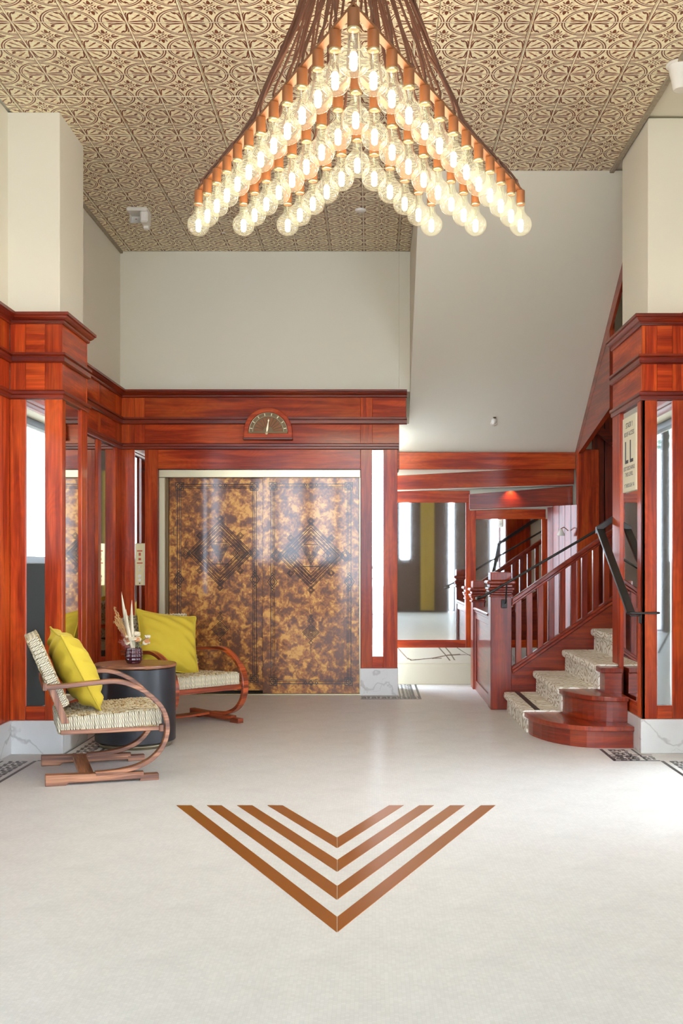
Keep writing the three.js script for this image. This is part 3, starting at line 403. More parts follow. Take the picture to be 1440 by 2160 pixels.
// ---------------------------------------------------------------- staircase
const RISE = 0.172, RUN = 0.236, SX = 1.085;
{
  const s = tag(group('staircase', [1.6, 0, -8.2]), 'mahogany staircase with carpeted steps, rounded bottom treads and balustrade', 'staircase'); const off = (g) => g.translate(-1.6, 0, 8.2);
  const carpetTex = tex(512, 512, (u, v) => { const w = fbm(u * 5, v * 5, 5, 5, 3, 301), b = Math.sin((v * 13 + w * 5 + 0.4 * fbm(u * 14, v * 8, 14, 8, 2, 305)) * 2 * Math.PI) * 0.5 + 0.5, pile = fbm(u * 140, v * 140, 140, 140, 2, 311), patch = fbm(u * 16, v * 16, 16, 16, 3, 315); const c = mix3([252, 246, 232], [182, 166, 144], smooth(0.5, 0.95, b * 0.7 + patch * 0.4)), k = 0.9 + 0.24 * pile; return [c[0] * k, c[1] * k, c[2] * k]; }, { rx: 1.6, ry: 1.6 });
  const carpet = std({ map: carpetTex, bumpMap: carpetTex, bumpScale: 0.004, roughness: 1 });
  const arc = (x0, dB, dF, r, xr) => { const p = [[xr, dB], [x0, dB], [x0, dF + r * 1.75]]; for (let k = 1; k <= 12; k++) { const a = k / 12 * Math.PI / 2; p.push([x0 + r * (1 - Math.cos(a)), dF + r * 1.75 * (1 - Math.sin(a))]); } p.push([xr, dF]); return p; };
  const inset = (p, e, x0, dF) => p.map(([x, d]) => [x <= x0 + 1e-6 ? x + e : (x < 1.69 ? x + e * 0.7 : x), d < dF + 0.5 ? d + e : d]);
  const steps = 9;
  for (let i = 0; i < steps; i++) {
    const x0 = SX + i * RUN, yT = 0.145 + i * RISE, yB = i ? yT - RISE : 0, t = 0.034, rounded = i < 2;
    const xr = rounded ? 1.699 : x0 + RUN + 0.03, dF = [7.10, 7.26][i] ?? 7.78;
    let out;
    if (rounded) out = arc(x0, 8.995, dF, [0.40, 0.30][i], xr); else out = i === 2 ? [[xr > 1.72 ? 1.70 : xr, 8.995], [x0, 8.995], [x0, 7.45], [1.70, 7.45]] : [[xr, 8.995], [x0, 8.995], [x0, dF], [xr, dF]];
    part('tread', off(prismXD(out, yT - t, yT, 2, 0.006)), stairWood, s);
    const body = rounded ? inset(out, 0.028, x0, dF) : out.map(([x, d], k) => [k === 1 || k === 2 ? x + 0.028 : x, d < 8 && i < 3 ? d + 0.015 : d]);
    part('riser', off(prismXD(body, yB, yT - t, 0, 0.001)), stairWood, s);
    if (!rounded && i > 2) continue;
  }
  for (let i = 0; i < steps; i++) {              // the runner, laid over tread and riser of each step
    const x0 = SX + i * RUN, yT = 0.145 + i * RISE, yB = i ? yT - RISE : 0, th = 0.011, x1 = x0 + RUN + 0.028, f = [7.80, 7.73, 7.62][i] ?? 7.79;
    const prof = [[x1, yT], [x1, yT + th], [x0 + 0.01, yT + th], [x0 - 0.006, yT + th - 0.004], [x0 - th, yT - 0.010], [x0 - th, yT - 0.03], [x0 - 0.002, yT - 0.045], [x0 + 0.016, yT - 0.055], [x0 + 0.014, yB + (i ? th : 0)], [x0 + 0.028, yB + (i ? th : 0)], [x0 + 0.028, yT - 0.036], [x0, yT - 0.034], [x0, yT]];
    const r = part('carpet_runner', off(prismXY(prof, f, 8.925, 1, 0)), carpet, s);
    if (i === 0) part('edge_strip', off(bx(x0 + 0.075, x0 + 0.115, yT + th, yT + th + 0.003, f + 0.01, 8.91, 0.001)), blackMetal, r);
  }
  // closed string, shoe rail, handrail and balusters on the far side
  const m = 0.695, Xa = 1.15, Xb = 2.55, yl = (x, y0) => y0 + (x - Xa) * m, bar = (y0, h, d0, d1, x0 = Xa, x1 = Xb) => prismXY([[x0, yl(x0, y0)], [x1, yl(x1, y0)], [x1, yl(x1, y0) + h], [x0, yl(x0, y0) + h]], d0, d1, 0, 0.006);
  part('string_panel', off(prismXY([[Xa - 0.008, 0], [Xb, yl(Xb, 0.1) - 0.7], [Xb, yl(Xb, 0.31)], [Xa - 0.008, yl(Xa - 0.008, 0.31)]], 9.004, 9.03, 0, 0.001)), stairWood, s);
  part('shoe_rail', off(M(bar(0.295, 0.03, 8.975, 9.075), bar(0.322, 0.03, 8.99, 9.06))), stairWood, s);
  part('top_rail', off(M(bar(0.852, 0.026, 8.995, 9.055), bar(0.876, 0.036, 8.98, 9.07))), stairWood, s);
  for (let i = 0; i < 14; i++) { const x = 1.205 + i * 0.0905; part('baluster', off(prismXY([[x - 0.023, yl(x - 0.023, 0.35)], [x + 0.023, yl(x + 0.023, 0.35)], [x + 0.023, yl(x + 0.023, 0.853)], [x - 0.023, yl(x - 0.023, 0.853)]], 9.002, 9.048, 1, 0.002)), stairWood, s); }
  const newel = (x0, x1, d0, d1, H) => { const e = (a, y0, y1, c = 0.006) => bx(x0 - a, x1 + a, y0, y1, d0 - a, d1 + a, c, 1); return off(M(e(0, 0, H - 0.19, 0.004), e(0.012, H - 0.205, H - 0.188), e(0.004, H - 0.188, H - 0.165), e(0.014, H - 0.165, H - 0.148, 0.008), e(0.022, H - 0.148, H - 0.128, 0.009), e(0.008, H - 0.128, H - 0.1), e(0.03, H - 0.1, H - 0.07, 0.011), e(0, H - 0.07, H, 0.006))); };
  part('newel_post', newel(0.975, 1.148, 9.0, 9.2, 1.13), stairWood, s); part('newel_post', newel(0.962, 1.075, 10.46, 10.66, 1.035), stairWood, s);
  part('low_wall', off(M(bx(0.995, 1.11, 0, 0.76, 9.2, 10.46, 0.003, 2), bx(0.982, 0.995, 0.68, 0.76, 9.2, 10.46), bx(0.982, 0.995, 0, 0.09, 9.2, 10.46), bx(0.982, 0.995, 0.09, 0.68, 9.2, 9.29), bx(0.982, 0.995, 0.09, 0.68, 10.37, 10.46))), stairWood, s);
  part('wall_cap', off(M(bx(0.965, 1.14, 0.76, 0.785, 9.2, 10.46, 0.008, 2), bx(0.975, 1.13, 0.735, 0.76, 9.2, 10.46, 0.006, 2))), stairWood, s);
}
{ // slim metal rails
  const g = tag(group('handrail', [1.4, 0, -8.86]), 'thin dark metal handrail bracketed to the newel post', 'handrail'), o = (x, y, d) => new THREE.Vector3(x - 1.4, y, -(d - 8.86));
  part('rail_bar', tube([o(0.90, 0.925, 9.12), o(0.862, 0.915, 9.02), o(0.868, 0.915, 8.90), o(0.92, 0.945, 8.86), o(1.05, 1.02, 8.86), o(1.5, 1.283, 8.86), o(2.0, 1.575, 8.86), o(2.5, 1.865, 8.86)], 0.011, 60, 8), blackMetal, g);
  part('bracket_plate', bx(1.06 - 1.4, 1.108 - 1.4, 0.835, 0.905, 8.985 - 8.86, 9.0 - 8.86, 0.003), blackMetal, g); part('bracket_arm', tube([o(1.09, 0.872, 8.985), o(1.09, 0.885, 8.93), o(1.09, 0.95, 8.90), o(1.09, 1.04, 8.865)], 0.006, 16, 6), blackMetal, g);
  const h = tag(group('handrail', [1.66, 0, -7.2]), 'flat dark metal handrail returning onto the right pillar', 'handrail');
  const q = (x, y, d) => new THREE.Vector3(x - 1.66, y, -(d - 7.2));
  part('rail_bar', prismDY([[6.90 - 7.2, 0.885], [7.80 - 7.2, 1.42], [7.83 - 7.2, 1.465], [6.88 - 7.2, 0.90]].map(([a, b]) => [a, b]), 1.60 - 1.66, 1.652 - 1.66, 2, 0.003), blackMetal, h);
  part('rail_bar', prismXY([[1.60 - 1.66, 1.415], [2.4 - 1.66, 1.94], [2.4 - 1.66, 1.985], [1.60 - 1.66, 1.462]], 7.80 - 7.2, 7.85 - 7.2, 0, 0.003), blackMetal, h);
  part('rail_return', tube([q(1.63, 0.905, 6.93), q(1.625, 0.893, 6.895), q(1.65, 0.89, 6.885), q(1.70, 0.89, 6.885), q(1.80, 0.89, 6.885), q(1.806, 0.89, 6.93)], 0.008, 30, 8), blackMetal, h);
  part('rail_bracket', M(tube([q(1.63, 0.90, 6.94), q(1.635, 0.875, 6.93), q(1.67, 0.872, 6.93), q(1.705, 0.872, 6.96)], 0.007, 16, 6).toNonIndexed(), bx(1.698 - 1.66, 1.712 - 1.66, 0.82, 0.89, 6.95 - 7.2, 6.99 - 7.2, 0.002)), blackMetal, h);
}

// ---------------------------------------------------------------- sign on the pillar mirror
{
  const map = canvasTex(384, 544, (c, W, H) => {
    c.fillStyle = '#e9e1c2'; c.fillRect(0, 0, W, H); c.fillStyle = '#15130f'; c.textAlign = 'center';
    const t = (s, y, px, wd, b = 'bold') => { c.save(); c.font = `${b} ${px}px sans-serif`; const k = wd / c.measureText(s).width; c.translate(W / 2, y); c.scale(k, 1); c.fillText(s, 0, 0); c.restore(); };
    t('STAIR 1', 82, 52, 200); t('ROOF ACCESS', 142, 44, 290);
    for (const x of [72, 212]) { c.fillRect(x, 176, 30, 160); c.fillRect(x, 312, 96, 24); }
    t('EXIT DISCHARGE', 386, 40, 320); t('THIS LEVEL', 430, 40, 220); t('1 THROUGH 14', 510, 40, 290);
  });
  const g = bx(-0.006, 0.006, 0, 0.5, -0.185, 0.185, 0.002), p = g.attributes.position, uv = g.attributes.uv; for (let i = 0; i < p.count; i++) uv.setXY(i, clamp((0.185 + p.getZ(i)) / 0.37, 0.01, 0.99), clamp(p.getY(i) / 0.5, 0.01, 0.99));
  const sgn = top('stair_sign', g, std({ map, roughness: 0.5 })); sgn.position.set(1.715, 1.68, -7.285); tag(sgn, 'cream stair sign with large black letters on the pillar mirror', 'sign');
}

// ---------------------------------------------------------------- elevator floor dial and call panel
{
  const g = tag(group('floor_indicator', [-0.94, 2.324, -9.932]), 'arched wooden elevator floor dial with bronze fan and pale pointer', 'dial');
  const arch = (w, h, r0) => { const s = new THREE.Shape(); s.moveTo(-w, r0); s.lineTo(w, r0); s.lineTo(w, h); s.absarc(0, h, w, 0, Math.PI, false); s.lineTo(-w, r0); return s; };
  const body = arch(0.22, 0.068, 0); const hole = new THREE.Path(); hole.moveTo(-0.178, 0.055); hole.lineTo(0.178, 0.055); hole.absarc(0, 0.068, 0.178, 0, Math.PI, false); body.holes.push(hole);
  const ext = (sh, d, b = 0.004) => boxUV(flat(new THREE.ExtrudeGeometry(sh, { depth: d, bevelEnabled: b > 0, bevelSize: b, bevelThickness: b, bevelOffset: -b, bevelSegments: 2, curveSegments: 32 })), 0);
  part('frame', ext(body, 0.06, 0.006).translate(0, 0, -0.05), woodMat[2], g); part('ledge', bx(-0.225, 0.225, -0.004, 0.018, -0.024, 0.045, 0.004), mouldMat, g);
  part('face', ext(arch(0.182, 0.068, 0.05), 0.006, 0).translate(0, 0, -0.018), bronze, g);
  for (let i = 0; i < 11; i++) { const a = Math.PI * (i + 0.5) / 11, sh = new THREE.Shape([new THREE.Vector2(0.045, -0.004), new THREE.Vector2(0.128, -0.013), new THREE.Vector2(0.128, 0.013), new THREE.Vector2(0.045, 0.004)]); part('fan_blade', ext(sh, 0.006, 0.001).rotateZ(a).translate(0, 0.075, -0.010), copper, g); }
  part('rim_ring', new THREE.TorusGeometry(0.172, 0.0035, 6, 40, Math.PI).translate(0, 0.072, -0.006), antiqueBrass, g); part('rim_ring', new THREE.TorusGeometry(0.14, 0.0025, 6, 40, Math.PI).translate(0, 0.072, -0.006), antiqueBrass, g);
  for (let i = 0; i < 8; i++) { const a = Math.PI * (0.06 + 0.88 * i / 7); part('numeral', bx(-0.0045, 0.0045, -0.011, 0.011, -0.002, 0.002, 0.0008).rotateZ(a - Math.PI / 2).translate(0.156 * Math.cos(a), 0.072 + 0.156 * Math.sin(a), -0.004), antiqueBrass, g); }
  const pale = std({ color: new THREE.Color(0.78, 0.66, 0.42), roughness: 0.35, metalness: 0.4 }); const ptr = new THREE.Shape([[-0.004, 0], [-0.009, 0.035], [-0.003, 0.1], [-0.008, 0.112], [0, 0.128], [0.008, 0.112], [0.003, 0.1], [0.009, 0.035], [0.004, 0]].map((p) => new THREE.Vector2(...p)));
  part('pointer', ext(ptr, 0.004, 0.001).rotateZ(-0.15).translate(-0.012, 0.06, 0.004), pale, g); part('pivot_knob', new THREE.SphereGeometry(0.016, 16, 10).translate(-0.012, 0.054, 0.006), pale, g);
  const c = tag(group('call_panel', [-2.113, 1.0, -9.985]), 'brass elevator call panel with buttons on the narrow mirror', 'call panel');
  part('plate', bx(-0.043, 0.043, 0, 0.385, -0.002, 0.012, 0.003), brass, c); const redM = std({ color: new THREE.Color(0.5, 0.06, 0.03), roughness: 0.4 });
  for (const [x, y, w, h] of [[0, 0.315, 0.024, 0.006], [0, 0.285, 0.01, 0.014], [0, 0.24, 0.012, 0.010], [0, 0.205, 0.026, 0.005]]) part('red_marking', bx(x - w, x + w, y - h, y + h, -0.0035, 0, 0.001), redM, c);
  for (const [y, r] of [[0.17, 0.009], [0.138, 0.009], [0.085, 0.015], [0.05, 0.013]]) part('button', new THREE.CylinderGeometry(r, r, 0.012, 16).rotateX(Math.PI / 2).translate(0, y, 0.004), whitePlastic, c);
  part('key_hole', new THREE.CylinderGeometry(0.006, 0.006, 0.008, 12).rotateX(Math.PI / 2).translate(0, 0.02, 0.003), blackMetal, c);
}

// ---------------------------------------------------------------- small fittings
{
  const e = tag(group('emergency_light', [-1.88, CEIL, -8.85]), 'white ceiling emergency light with a curved visor near the left wall', 'light');
  part('housing', M(bx(-0.085, 0.085, -0.03, 0, -0.085, 0.085, 0.008), bx(0.02, 0.085, -0.12, -0.025, -0.07, 0.075, 0.012)), whitePlastic, e); part('visor', new THREE.CylinderGeometry(0.075, 0.075, 0.09, 20, 1, false, Math.PI * 0.5, Math.PI).rotateZ(Math.PI / 2).translate(-0.03, -0.03, 0.0), whitePlastic, e); part('lamp_head', bx(0.03, 0.075, -0.145, -0.118, 0.02, 0.07, 0.006), whitePlastic, e); part('indicator', bx(-0.045, -0.03, -0.06, -0.05, 0.07, 0.078, 0.001), std({ color: 0xa04030, roughness: 0.5 }), e);
  const sm = tag(group('smoke_detector', [-0.092, CEIL, -8.83]), 'flat white round smoke detector on the ceiling', 'detector'); part('base', lathe([[0, 0], [0.045, 0], [0.045, -0.010], [0.036, -0.022], [0, -0.024]], 28), whitePlastic, sm);
  for (const [x, label] of [[-1.83, 'tiny white ceiling sprinkler nearest the left wall'], [-1.28, 'tiny white ceiling sprinkler below the chandelier end']]) { const s = tag(group('ceiling_sprinkler', [x, CEIL, -9.45]), label, 'sprinkler', 'ceiling sprinklers'); part('rose', lathe([[0, 0], [0.016, 0], [0.016, -0.006], [0, -0.012]], 16), whitePlastic, s); part('head', lathe([[0.004, -0.005], [0.004, -0.02], [0.010, -0.024], [0, -0.026]], 12), brass, s); }
  const cl = tag(group('ceiling_lamp', [1.765, CEIL, -6.26]), 'white cup shaped ceiling lamp at the right edge', 'lamp'); part('rose', lathe([[0, 0], [0.085, 0], [0.085, -0.012], [0.07, -0.016], [0, -0.016]], 32), whitePlastic, cl); part('cup', lathe([[0.072, -0.012], [0.066, -0.05], [0.05, -0.12], [0.045, -0.15], [0.04, -0.152], [0, -0.15]], 32), whitePlastic, cl);
  const sp = tag(group('wall_sprinkler', [1.151, slopeY(10.35), -10.35]), 'small white sprinkler head on the sloping plaster', 'sprinkler'); const rt = Math.atan(0.6417); const wr = (g) => g.rotateX(Math.PI / 2 - rt); part('rose', wr(lathe([[0, 0], [0.034, 0], [0.03, 0.012], [0, 0.014]], 20)), plaster, sp); part('head', wr(lathe([[0.028, 0.01], [0.026, 0.055], [0.012, 0.075], [0, 0.078]], 18)), whitePlastic, sp); part('deflector', wr(lathe([[0.006, 0.074], [0.016, 0.086], [0, 0.09]], 12)), bronze, sp);
  const sc = tag(group('wall_sconce', [1.90, 1.50, -10.66]), 'small white shaded wall sconce on the alcove boards', 'lamp'); const w = new THREE.Vector3(-0.79, 0, 0.61); part('arm', tube([new THREE.Vector3(0.01, 0.02, -0.01), w.clone().multiplyScalar(0.05).setY(0.05), w.clone().multiplyScalar(0.09).setY(0.035)], 0.005, 12, 6), brass, sc); part('lamp_shade', lathe([[0.012, 0.035], [0.042, -0.03], [0.04, -0.03], [0.010, 0.033]], 20).translate(w.x * 0.09, 0, w.z * 0.09), whitePlastic, sc);
  // recessed spot in the alcove, washing the lowest beam
  const rs = tag(group('recessed_light', [1.37, 1.9585, -10.792]), 'tiny recessed spot lamp in the alcove ceiling', 'lamp'); part('bezel', lathe([[0.008, 0], [0.012, -0.004], [0.007, -0.005]], 16), whitePlastic, rs); part('lamp_lens', lathe([[0, -0.004], [0.007, -0.0042], [0.007, -0.003]], 12), std({ color: 0, emissive: new THREE.Color(1, 0.75, 0.45), emissiveIntensity: 20 }), rs);
  const sl = new THREE.SpotLight(new THREE.Color(1, 0.62, 0.3), 0.9, 2, 1.0, 0.8); sl.position.set(1.37, 1.945, -10.785); sl.target.position.set(1.37, 1.72, -10.83); sl.castShadow = true; sl.shadow.radius = 0.3; scene.add(sl, sl.target);
}

// ---------------------------------------------------------------- chandelier
{
  const yB = 2.853, c = tag(group('chandelier', [-0.06, CEIL, -4.4]), 'large chevron chandelier of clear globe bulbs hung on brown cables', 'chandelier'), ox = 0, oy = CEIL, od = 4.4;
  const L = (x, y, d) => new THREE.Vector3(x - ox, y - oy, -(d - od));
  const rows = [[3.595, 0.785, 12], [4.076, 0.565, 8], [4.536, 0.350, 5]], dEnd = 5.343;
  const bulbGlass = phys({ color: new THREE.Color(0.97, 0.97, 0.9), transmission: 0.98, thickness: 0, roughness: 0.03, ior: 1.5, emissive: new THREE.Color(0.95, 1, 0.72), emissiveIntensity: 1.6 }), stemGlass = phys({ color: new THREE.Color(0.97, 0.97, 0.9), transmission: 1, thickness: 0, roughness: 0.05 });
  const glow = std({ color: 0x000000, emissive: new THREE.Color(1, 0.94, 0.80), emissiveIntensity: 14 });
  const cable = std({ color: new THREE.Color(0.11, 0.036, 0.014), roughness: 0.7 });
  const R0 = 0.054;
  const globe = lathe([[0, -R0], ...Array.from({ length: 15 }, (_, i) => { const a = -Math.PI / 2 + (i + 1) / 15 * 2.55; return [R0 * Math.cos(a), R0 * Math.sin(a)]; }), [0.020, 0.062], [0.019, 0.095]], 28);
  const filament = new THREE.CapsuleGeometry(0.0125, 0.038, 6, 12).translate(0, -0.004, 0), stem = lathe([[0.003, 0.03], [0.005, 0.06], [0.014, 0.09]], 10);
  const tubeGeo = lathe([[0.0195, 0.166], [0.0205, 0.164], [0.0205, 0.098], [0.018, 0.096], [0.0, 0.096]], 20), collar = lathe([[0.0215, 0.104], [0.0225, 0.102], [0.0225, 0.096], [0.0205, 0.095]], 20);
  const can = L(0, CEIL, 4.4);
  for (const [dA, hw, n] of rows) {
    // chevron bar
    const w = 0.026, dl = dEnd + 0.02, sl = hw / (dEnd - dA), hx = sl * (dl - dA), q = Math.hypot(1, sl), wo = w * q;   // offset along d of the two edges
    const bar = prismXD([[0, dA - wo / sl * 0.5], [hx + w * 0.2, dl], [hx - w * 2.0 * 0.9, dl + 0.0], [0, dA + wo / sl * 0.5], [-hx + w * 2.0 * 0.9, dl], [-hx - w * 0.2, dl]].map(([x, d]) => [x, d - od]), 0.167 + yB - oy, 0.179 + yB - oy, 2, 0.001);
    part('chevron_bar', bar, copper, c);
    for (let i = -n; i <= n; i++) {
      const t = Math.abs(i) / n, x = Math.sign(i) * t * hw, d = lerp(dA, dEnd, t), p = L(x, yB, d);
      const s = part('socket', tubeGeo, copper, c); s.position.copy(p); part('collar', collar, brass, s);
      const b = part('bulb', globe, bulbGlass, c); b.position.copy(p); const fl = part('filament', filament, glow, b); fl.castShadow = false; part('stem', stem, stemGlass, b);
      const pl = new THREE.PointLight(new THREE.Color(1, 0.84, 0.58), 0.18, 0, 2); pl.position.set(p.x - 0.06, p.y + oy - 0.004, p.z - od); pl.castShadow = true; pl.shadow.radius = 0.4; scene.add(pl);
      // cable: along the bar for the outer sockets, then up to the canopy
      const k = 6.2 + 0.35 * R(), pts = [L(x, yB + 0.17, d)], jit = () => (R() - 0.5) * 0.02;
      const leave = Math.abs(i) > k ? k / n : t; const lift = 0.02 + 0.02 * R();
      if (Math.abs(i) > k) { for (let z = Math.abs(i) - 0.6; z > k; z -= 1.5) pts.push(L(Math.sign(i) * z / n * hw + jit() * 0.4, yB + 0.185 + 0.012 * R(), lerp(dA, dEnd, z / n) + jit() * 0.4)); }
      const lx = Math.sign(i) * leave * hw, ld = lerp(dA, dEnd, leave); const end = L((R() - 0.5) * 0.10, CEIL - 0.02, 4.4 + (R() - 0.5) * 0.10);
      const st = L(lx, yB + 0.19 + lift, ld); if (Math.abs(i) > k) pts.push(st); else pts.push(L(lx + jit() * 0.3, yB + 0.20, ld));
      for (const f of [0.12, 0.3, 0.55, 0.8]) { const bow = Math.sin(f * Math.PI) * 0.05; pts.push(new THREE.Vector3(lerp(st.x, end.x, f) - Math.sign(i) * 0 + jit(), lerp(st.y, end.y, f) - bow, lerp(st.z, end.z, f) + jit())); }
      pts.push(end); part('cable', tube(pts, 0.0055, 34, 5), cable, c);
    }
    for (const s of [-1, 1]) for (const t of n === 12 ? [0.26, 0.56, 0.8, 0.96] : [0.5]) { const p = L(s * t * hw, yB + 0.186, lerp(dA, dEnd, t)); part('cable_tie', new THREE.SphereGeometry(0.011, 8, 6).scale(1, 1.1, 1.4).translate(p.x, p.y, p.z), cable, c); }
  }
  part('canopy', lathe([[0, 0], [0.16, 0], [0.16, -0.02], [0.12, -0.035], [0, -0.04]], 36), copper, c);
}

// ---------------------------------------------------------------- armchairs
function bandGeo(pts, th, x0, x1) {             // bent strip: centre line in (u, y), thickness th, from x0 to x1 across
  const cv = new THREE.CatmullRomCurve3(pts.map(([u, y]) => new THREE.Vector3(u, y, 0)), false, 'centripetal'), N = 64, a = [], b = [];
  for (let i = 0; i <= N; i++) { const p = cv.getPointAt(i / N), t = cv.getTangentAt(i / N); a.push(new THREE.Vector2(p.x - t.y * th / 2, p.y + t.x * th / 2)); b.push(new THREE.Vector2(p.x + t.y * th / 2, p.y - t.x * th / 2)); }
  const g = new THREE.ExtrudeGeometry(new THREE.Shape([...a, ...b.reverse()]), { depth: x1 - x0 - 0.006, bevelEnabled: true, bevelSize: 0.003, bevelThickness: 0.003, bevelOffset: -0.003, bevelSegments: 1 }); g.translate(0, 0, x0 + 0.003); return boxUV(flat(g), 0);
}
const ropeTex = tex(128, 128, (u, v) => { const s = Math.sin((u * 3 + v * 3) * 2 * Math.PI) * 0.5 + 0.5, k = 0.72 + 0.28 * s + 0.18 * (fbm(u * 20, v * 20, 20, 20, 2, 401) - 0.5); return [255 * k, 255 * k, 255 * k]; });
const rope = std({ map: ropeTex, vertexColors: true, roughness: 0.85 });
function tint(g, c) { const n = g.attributes.position.count, a = new Float32Array(n * 3); for (let i = 0; i < n; i++) a.set(c, i * 3); g.setAttribute('color', new THREE.BufferAttribute(a, 3)); return g; }
function straw(r) { const k = 0.8 + 0.35 * r(), t = r(); return t < 0.65 ? [0.78 * k, 0.66 * k, 0.44 * k] : t < 0.88 ? [0.64 * k, 0.45 * k, 0.22 * k] : [0.36 * k, 0.23 * k, 0.10 * k]; }
// a slab wrapped in plaited cord: size along u, y, z about the origin
function wovenSlab(U, Hh, W, seed) {
  const r = rng(seed), gs = [], core = new THREE.BoxGeometry(U - 0.012, Hh - 0.012, W - 0.012).toNonIndexed(); gs.push(tint(core, [0.34, 0.24, 0.13]));
  const cord = new THREE.CapsuleGeometry(0.0062, Hh - 0.016, 2, 6).toNonIndexed(), knot = new THREE.SphereGeometry(1, 6, 4).toNonIndexed();
  const side = (x, z, turn) => { const g = cord.clone(); g.rotateZ((r() - 0.5) * 0.12); g.scale(1, 1 - 0.04 * r(), 1); g.translate(x + (r() - 0.5) * 0.003, (r() - 0.5) * 0.005, z + (r() - 0.5) * 0.003); { const k = 0.86 + 0.22 * r(); gs.push(tint(g, [0.84 * k, 0.74 * k, 0.55 * k])); }; };
  for (let x = -U / 2; x <= U / 2; x += 0.0115) { side(x, W / 2); side(x, -W / 2); } for (let z = -W / 2; z <= W / 2; z += 0.0115) { side(U / 2, z); side(-U / 2, z); }
  for (const s of [1, -1]) for (let x = -U / 2 + 0.008; x < U / 2; x += 0.017) for (let z = -W / 2 + 0.006; z < W / 2; z += 0.014) { const g = knot.clone(); g.scale(0.0135, 0.0065, 0.0068); g.rotateY((((Math.round(x / 0.017) + Math.round(z / 0.014)) & 1) ? 0.7 : -0.7) + (r() - 0.5) * 0.9); g.rotateZ((r() - 0.5) * 0.5); g.translate(x + (r() - 0.5) * 0.005, s * (Hh / 2 - 0.003 + 0.004 * r()), z + (r() - 0.5) * 0.004); gs.push(tint(g, straw(r))); }
  return M(gs);
}
function makeChair(mat, seed) {                 // u forward along local x, width along z, base centre at the origin
  const t = new THREE.Group(), W = 0.34;
  for (const s of [1, -1]) {
    const z0 = s > 0 ? W - 0.052 : -W, z1 = z0 + 0.052;
    part('side_loop', bandGeo([[-0.30, 0.532], [-0.16, 0.540], [-0.01, 0.551], [0.08, 0.552], [0.175, 0.522], [0.265, 0.462], [0.330, 0.382], [0.352, 0.287], [0.330, 0.192], [0.268, 0.118], [0.180, 0.076], [0.08, 0.057], [-0.04, 0.050]], 0.025, z0, z1), mat, t);
    part('base_rail', prismXY([[-0.302, 0], [-0.302, 0.062], [0.22, 0.05], [0.22, 0.028], [0.205, 0.030], [0.205, 0.012], [-0.18, 0.012], [-0.195, 0]], -z1, -z0, 0, 0.003), mat, t);
    part('front_foot', bx(0.20, 0.303, 0, 0.036, -z1, -z0, 0.003, 0), mat, t);
    part('back_post', prismXY([[-0.215, 0.33], [-0.175, 0.33], [-0.255, 0.54], [-0.29, 0.54]], -(s * 0.285 + 0.016), -(s * 0.285 - 0.016), 1, 0.002), mat, t);
    part('seat_rail', bx(-0.22, 0.33, 0.268, 0.292, -(s * 0.275 + 0.018), -(s * 0.275 - 0.018), 0.002, 0), mat, t);
  }
  part('cross_bar', bx(-0.125, -0.045, 0.036, 0.056, -W + 0.05, W - 0.05, 0.003, 2), mat, t); part('rear_bar', bx(-0.315, -0.293, 0.515, 0.553, -W, W, 0.003, 2), mat, t); part('front_bar', bx(0.31, 0.335, 0.262, 0.30, -W + 0.03, W - 0.03, 0.003, 2), mat, t);
  const seat = part('seat', wovenSlab(0.55, 0.092, 0.555, seed), rope, t); seat.position.set(0.045, 0.330, 0); seat.rotation.z = 0.04;
  const back = part('backrest', wovenSlab(0.40, 0.062, 0.56, seed + 3), rope, t); back.position.set(-0.285, 0.605, 0); back.rotation.z = Math.PI / 2 + 0.40;
  return t;
}
const chair1 = makeChair(walnut, 501); chair1.name = numbered('armchair'); scene.add(chair1);
{ const c = Math.cos(0.325), s = Math.sin(0.325); chair1.position.set(-1.756 + 0.303 * c - 0.34 * s, 0, -(5.893 + 0.303 * s + 0.34 * c)); chair1.rotation.y = 0.325; }
tag(chair1, 'bentwood armchair with woven cord seat in front of the drum table', 'armchair', 'bentwood armchairs');
const chair2 = makeChair(redChairWood, 601); chair2.name = numbered('armchair'); scene.add(chair2);
const C2 = { x: -1.42, d: 8.22, a: -0.77 }; chair2.position.set(C2.x, 0, -C2.d); chair2.rotation.y = C2.a;
tag(chair2, 'reddish bentwood armchair with woven cord seat beside the elevator doors', 'armchair', 'bentwood armchairs');
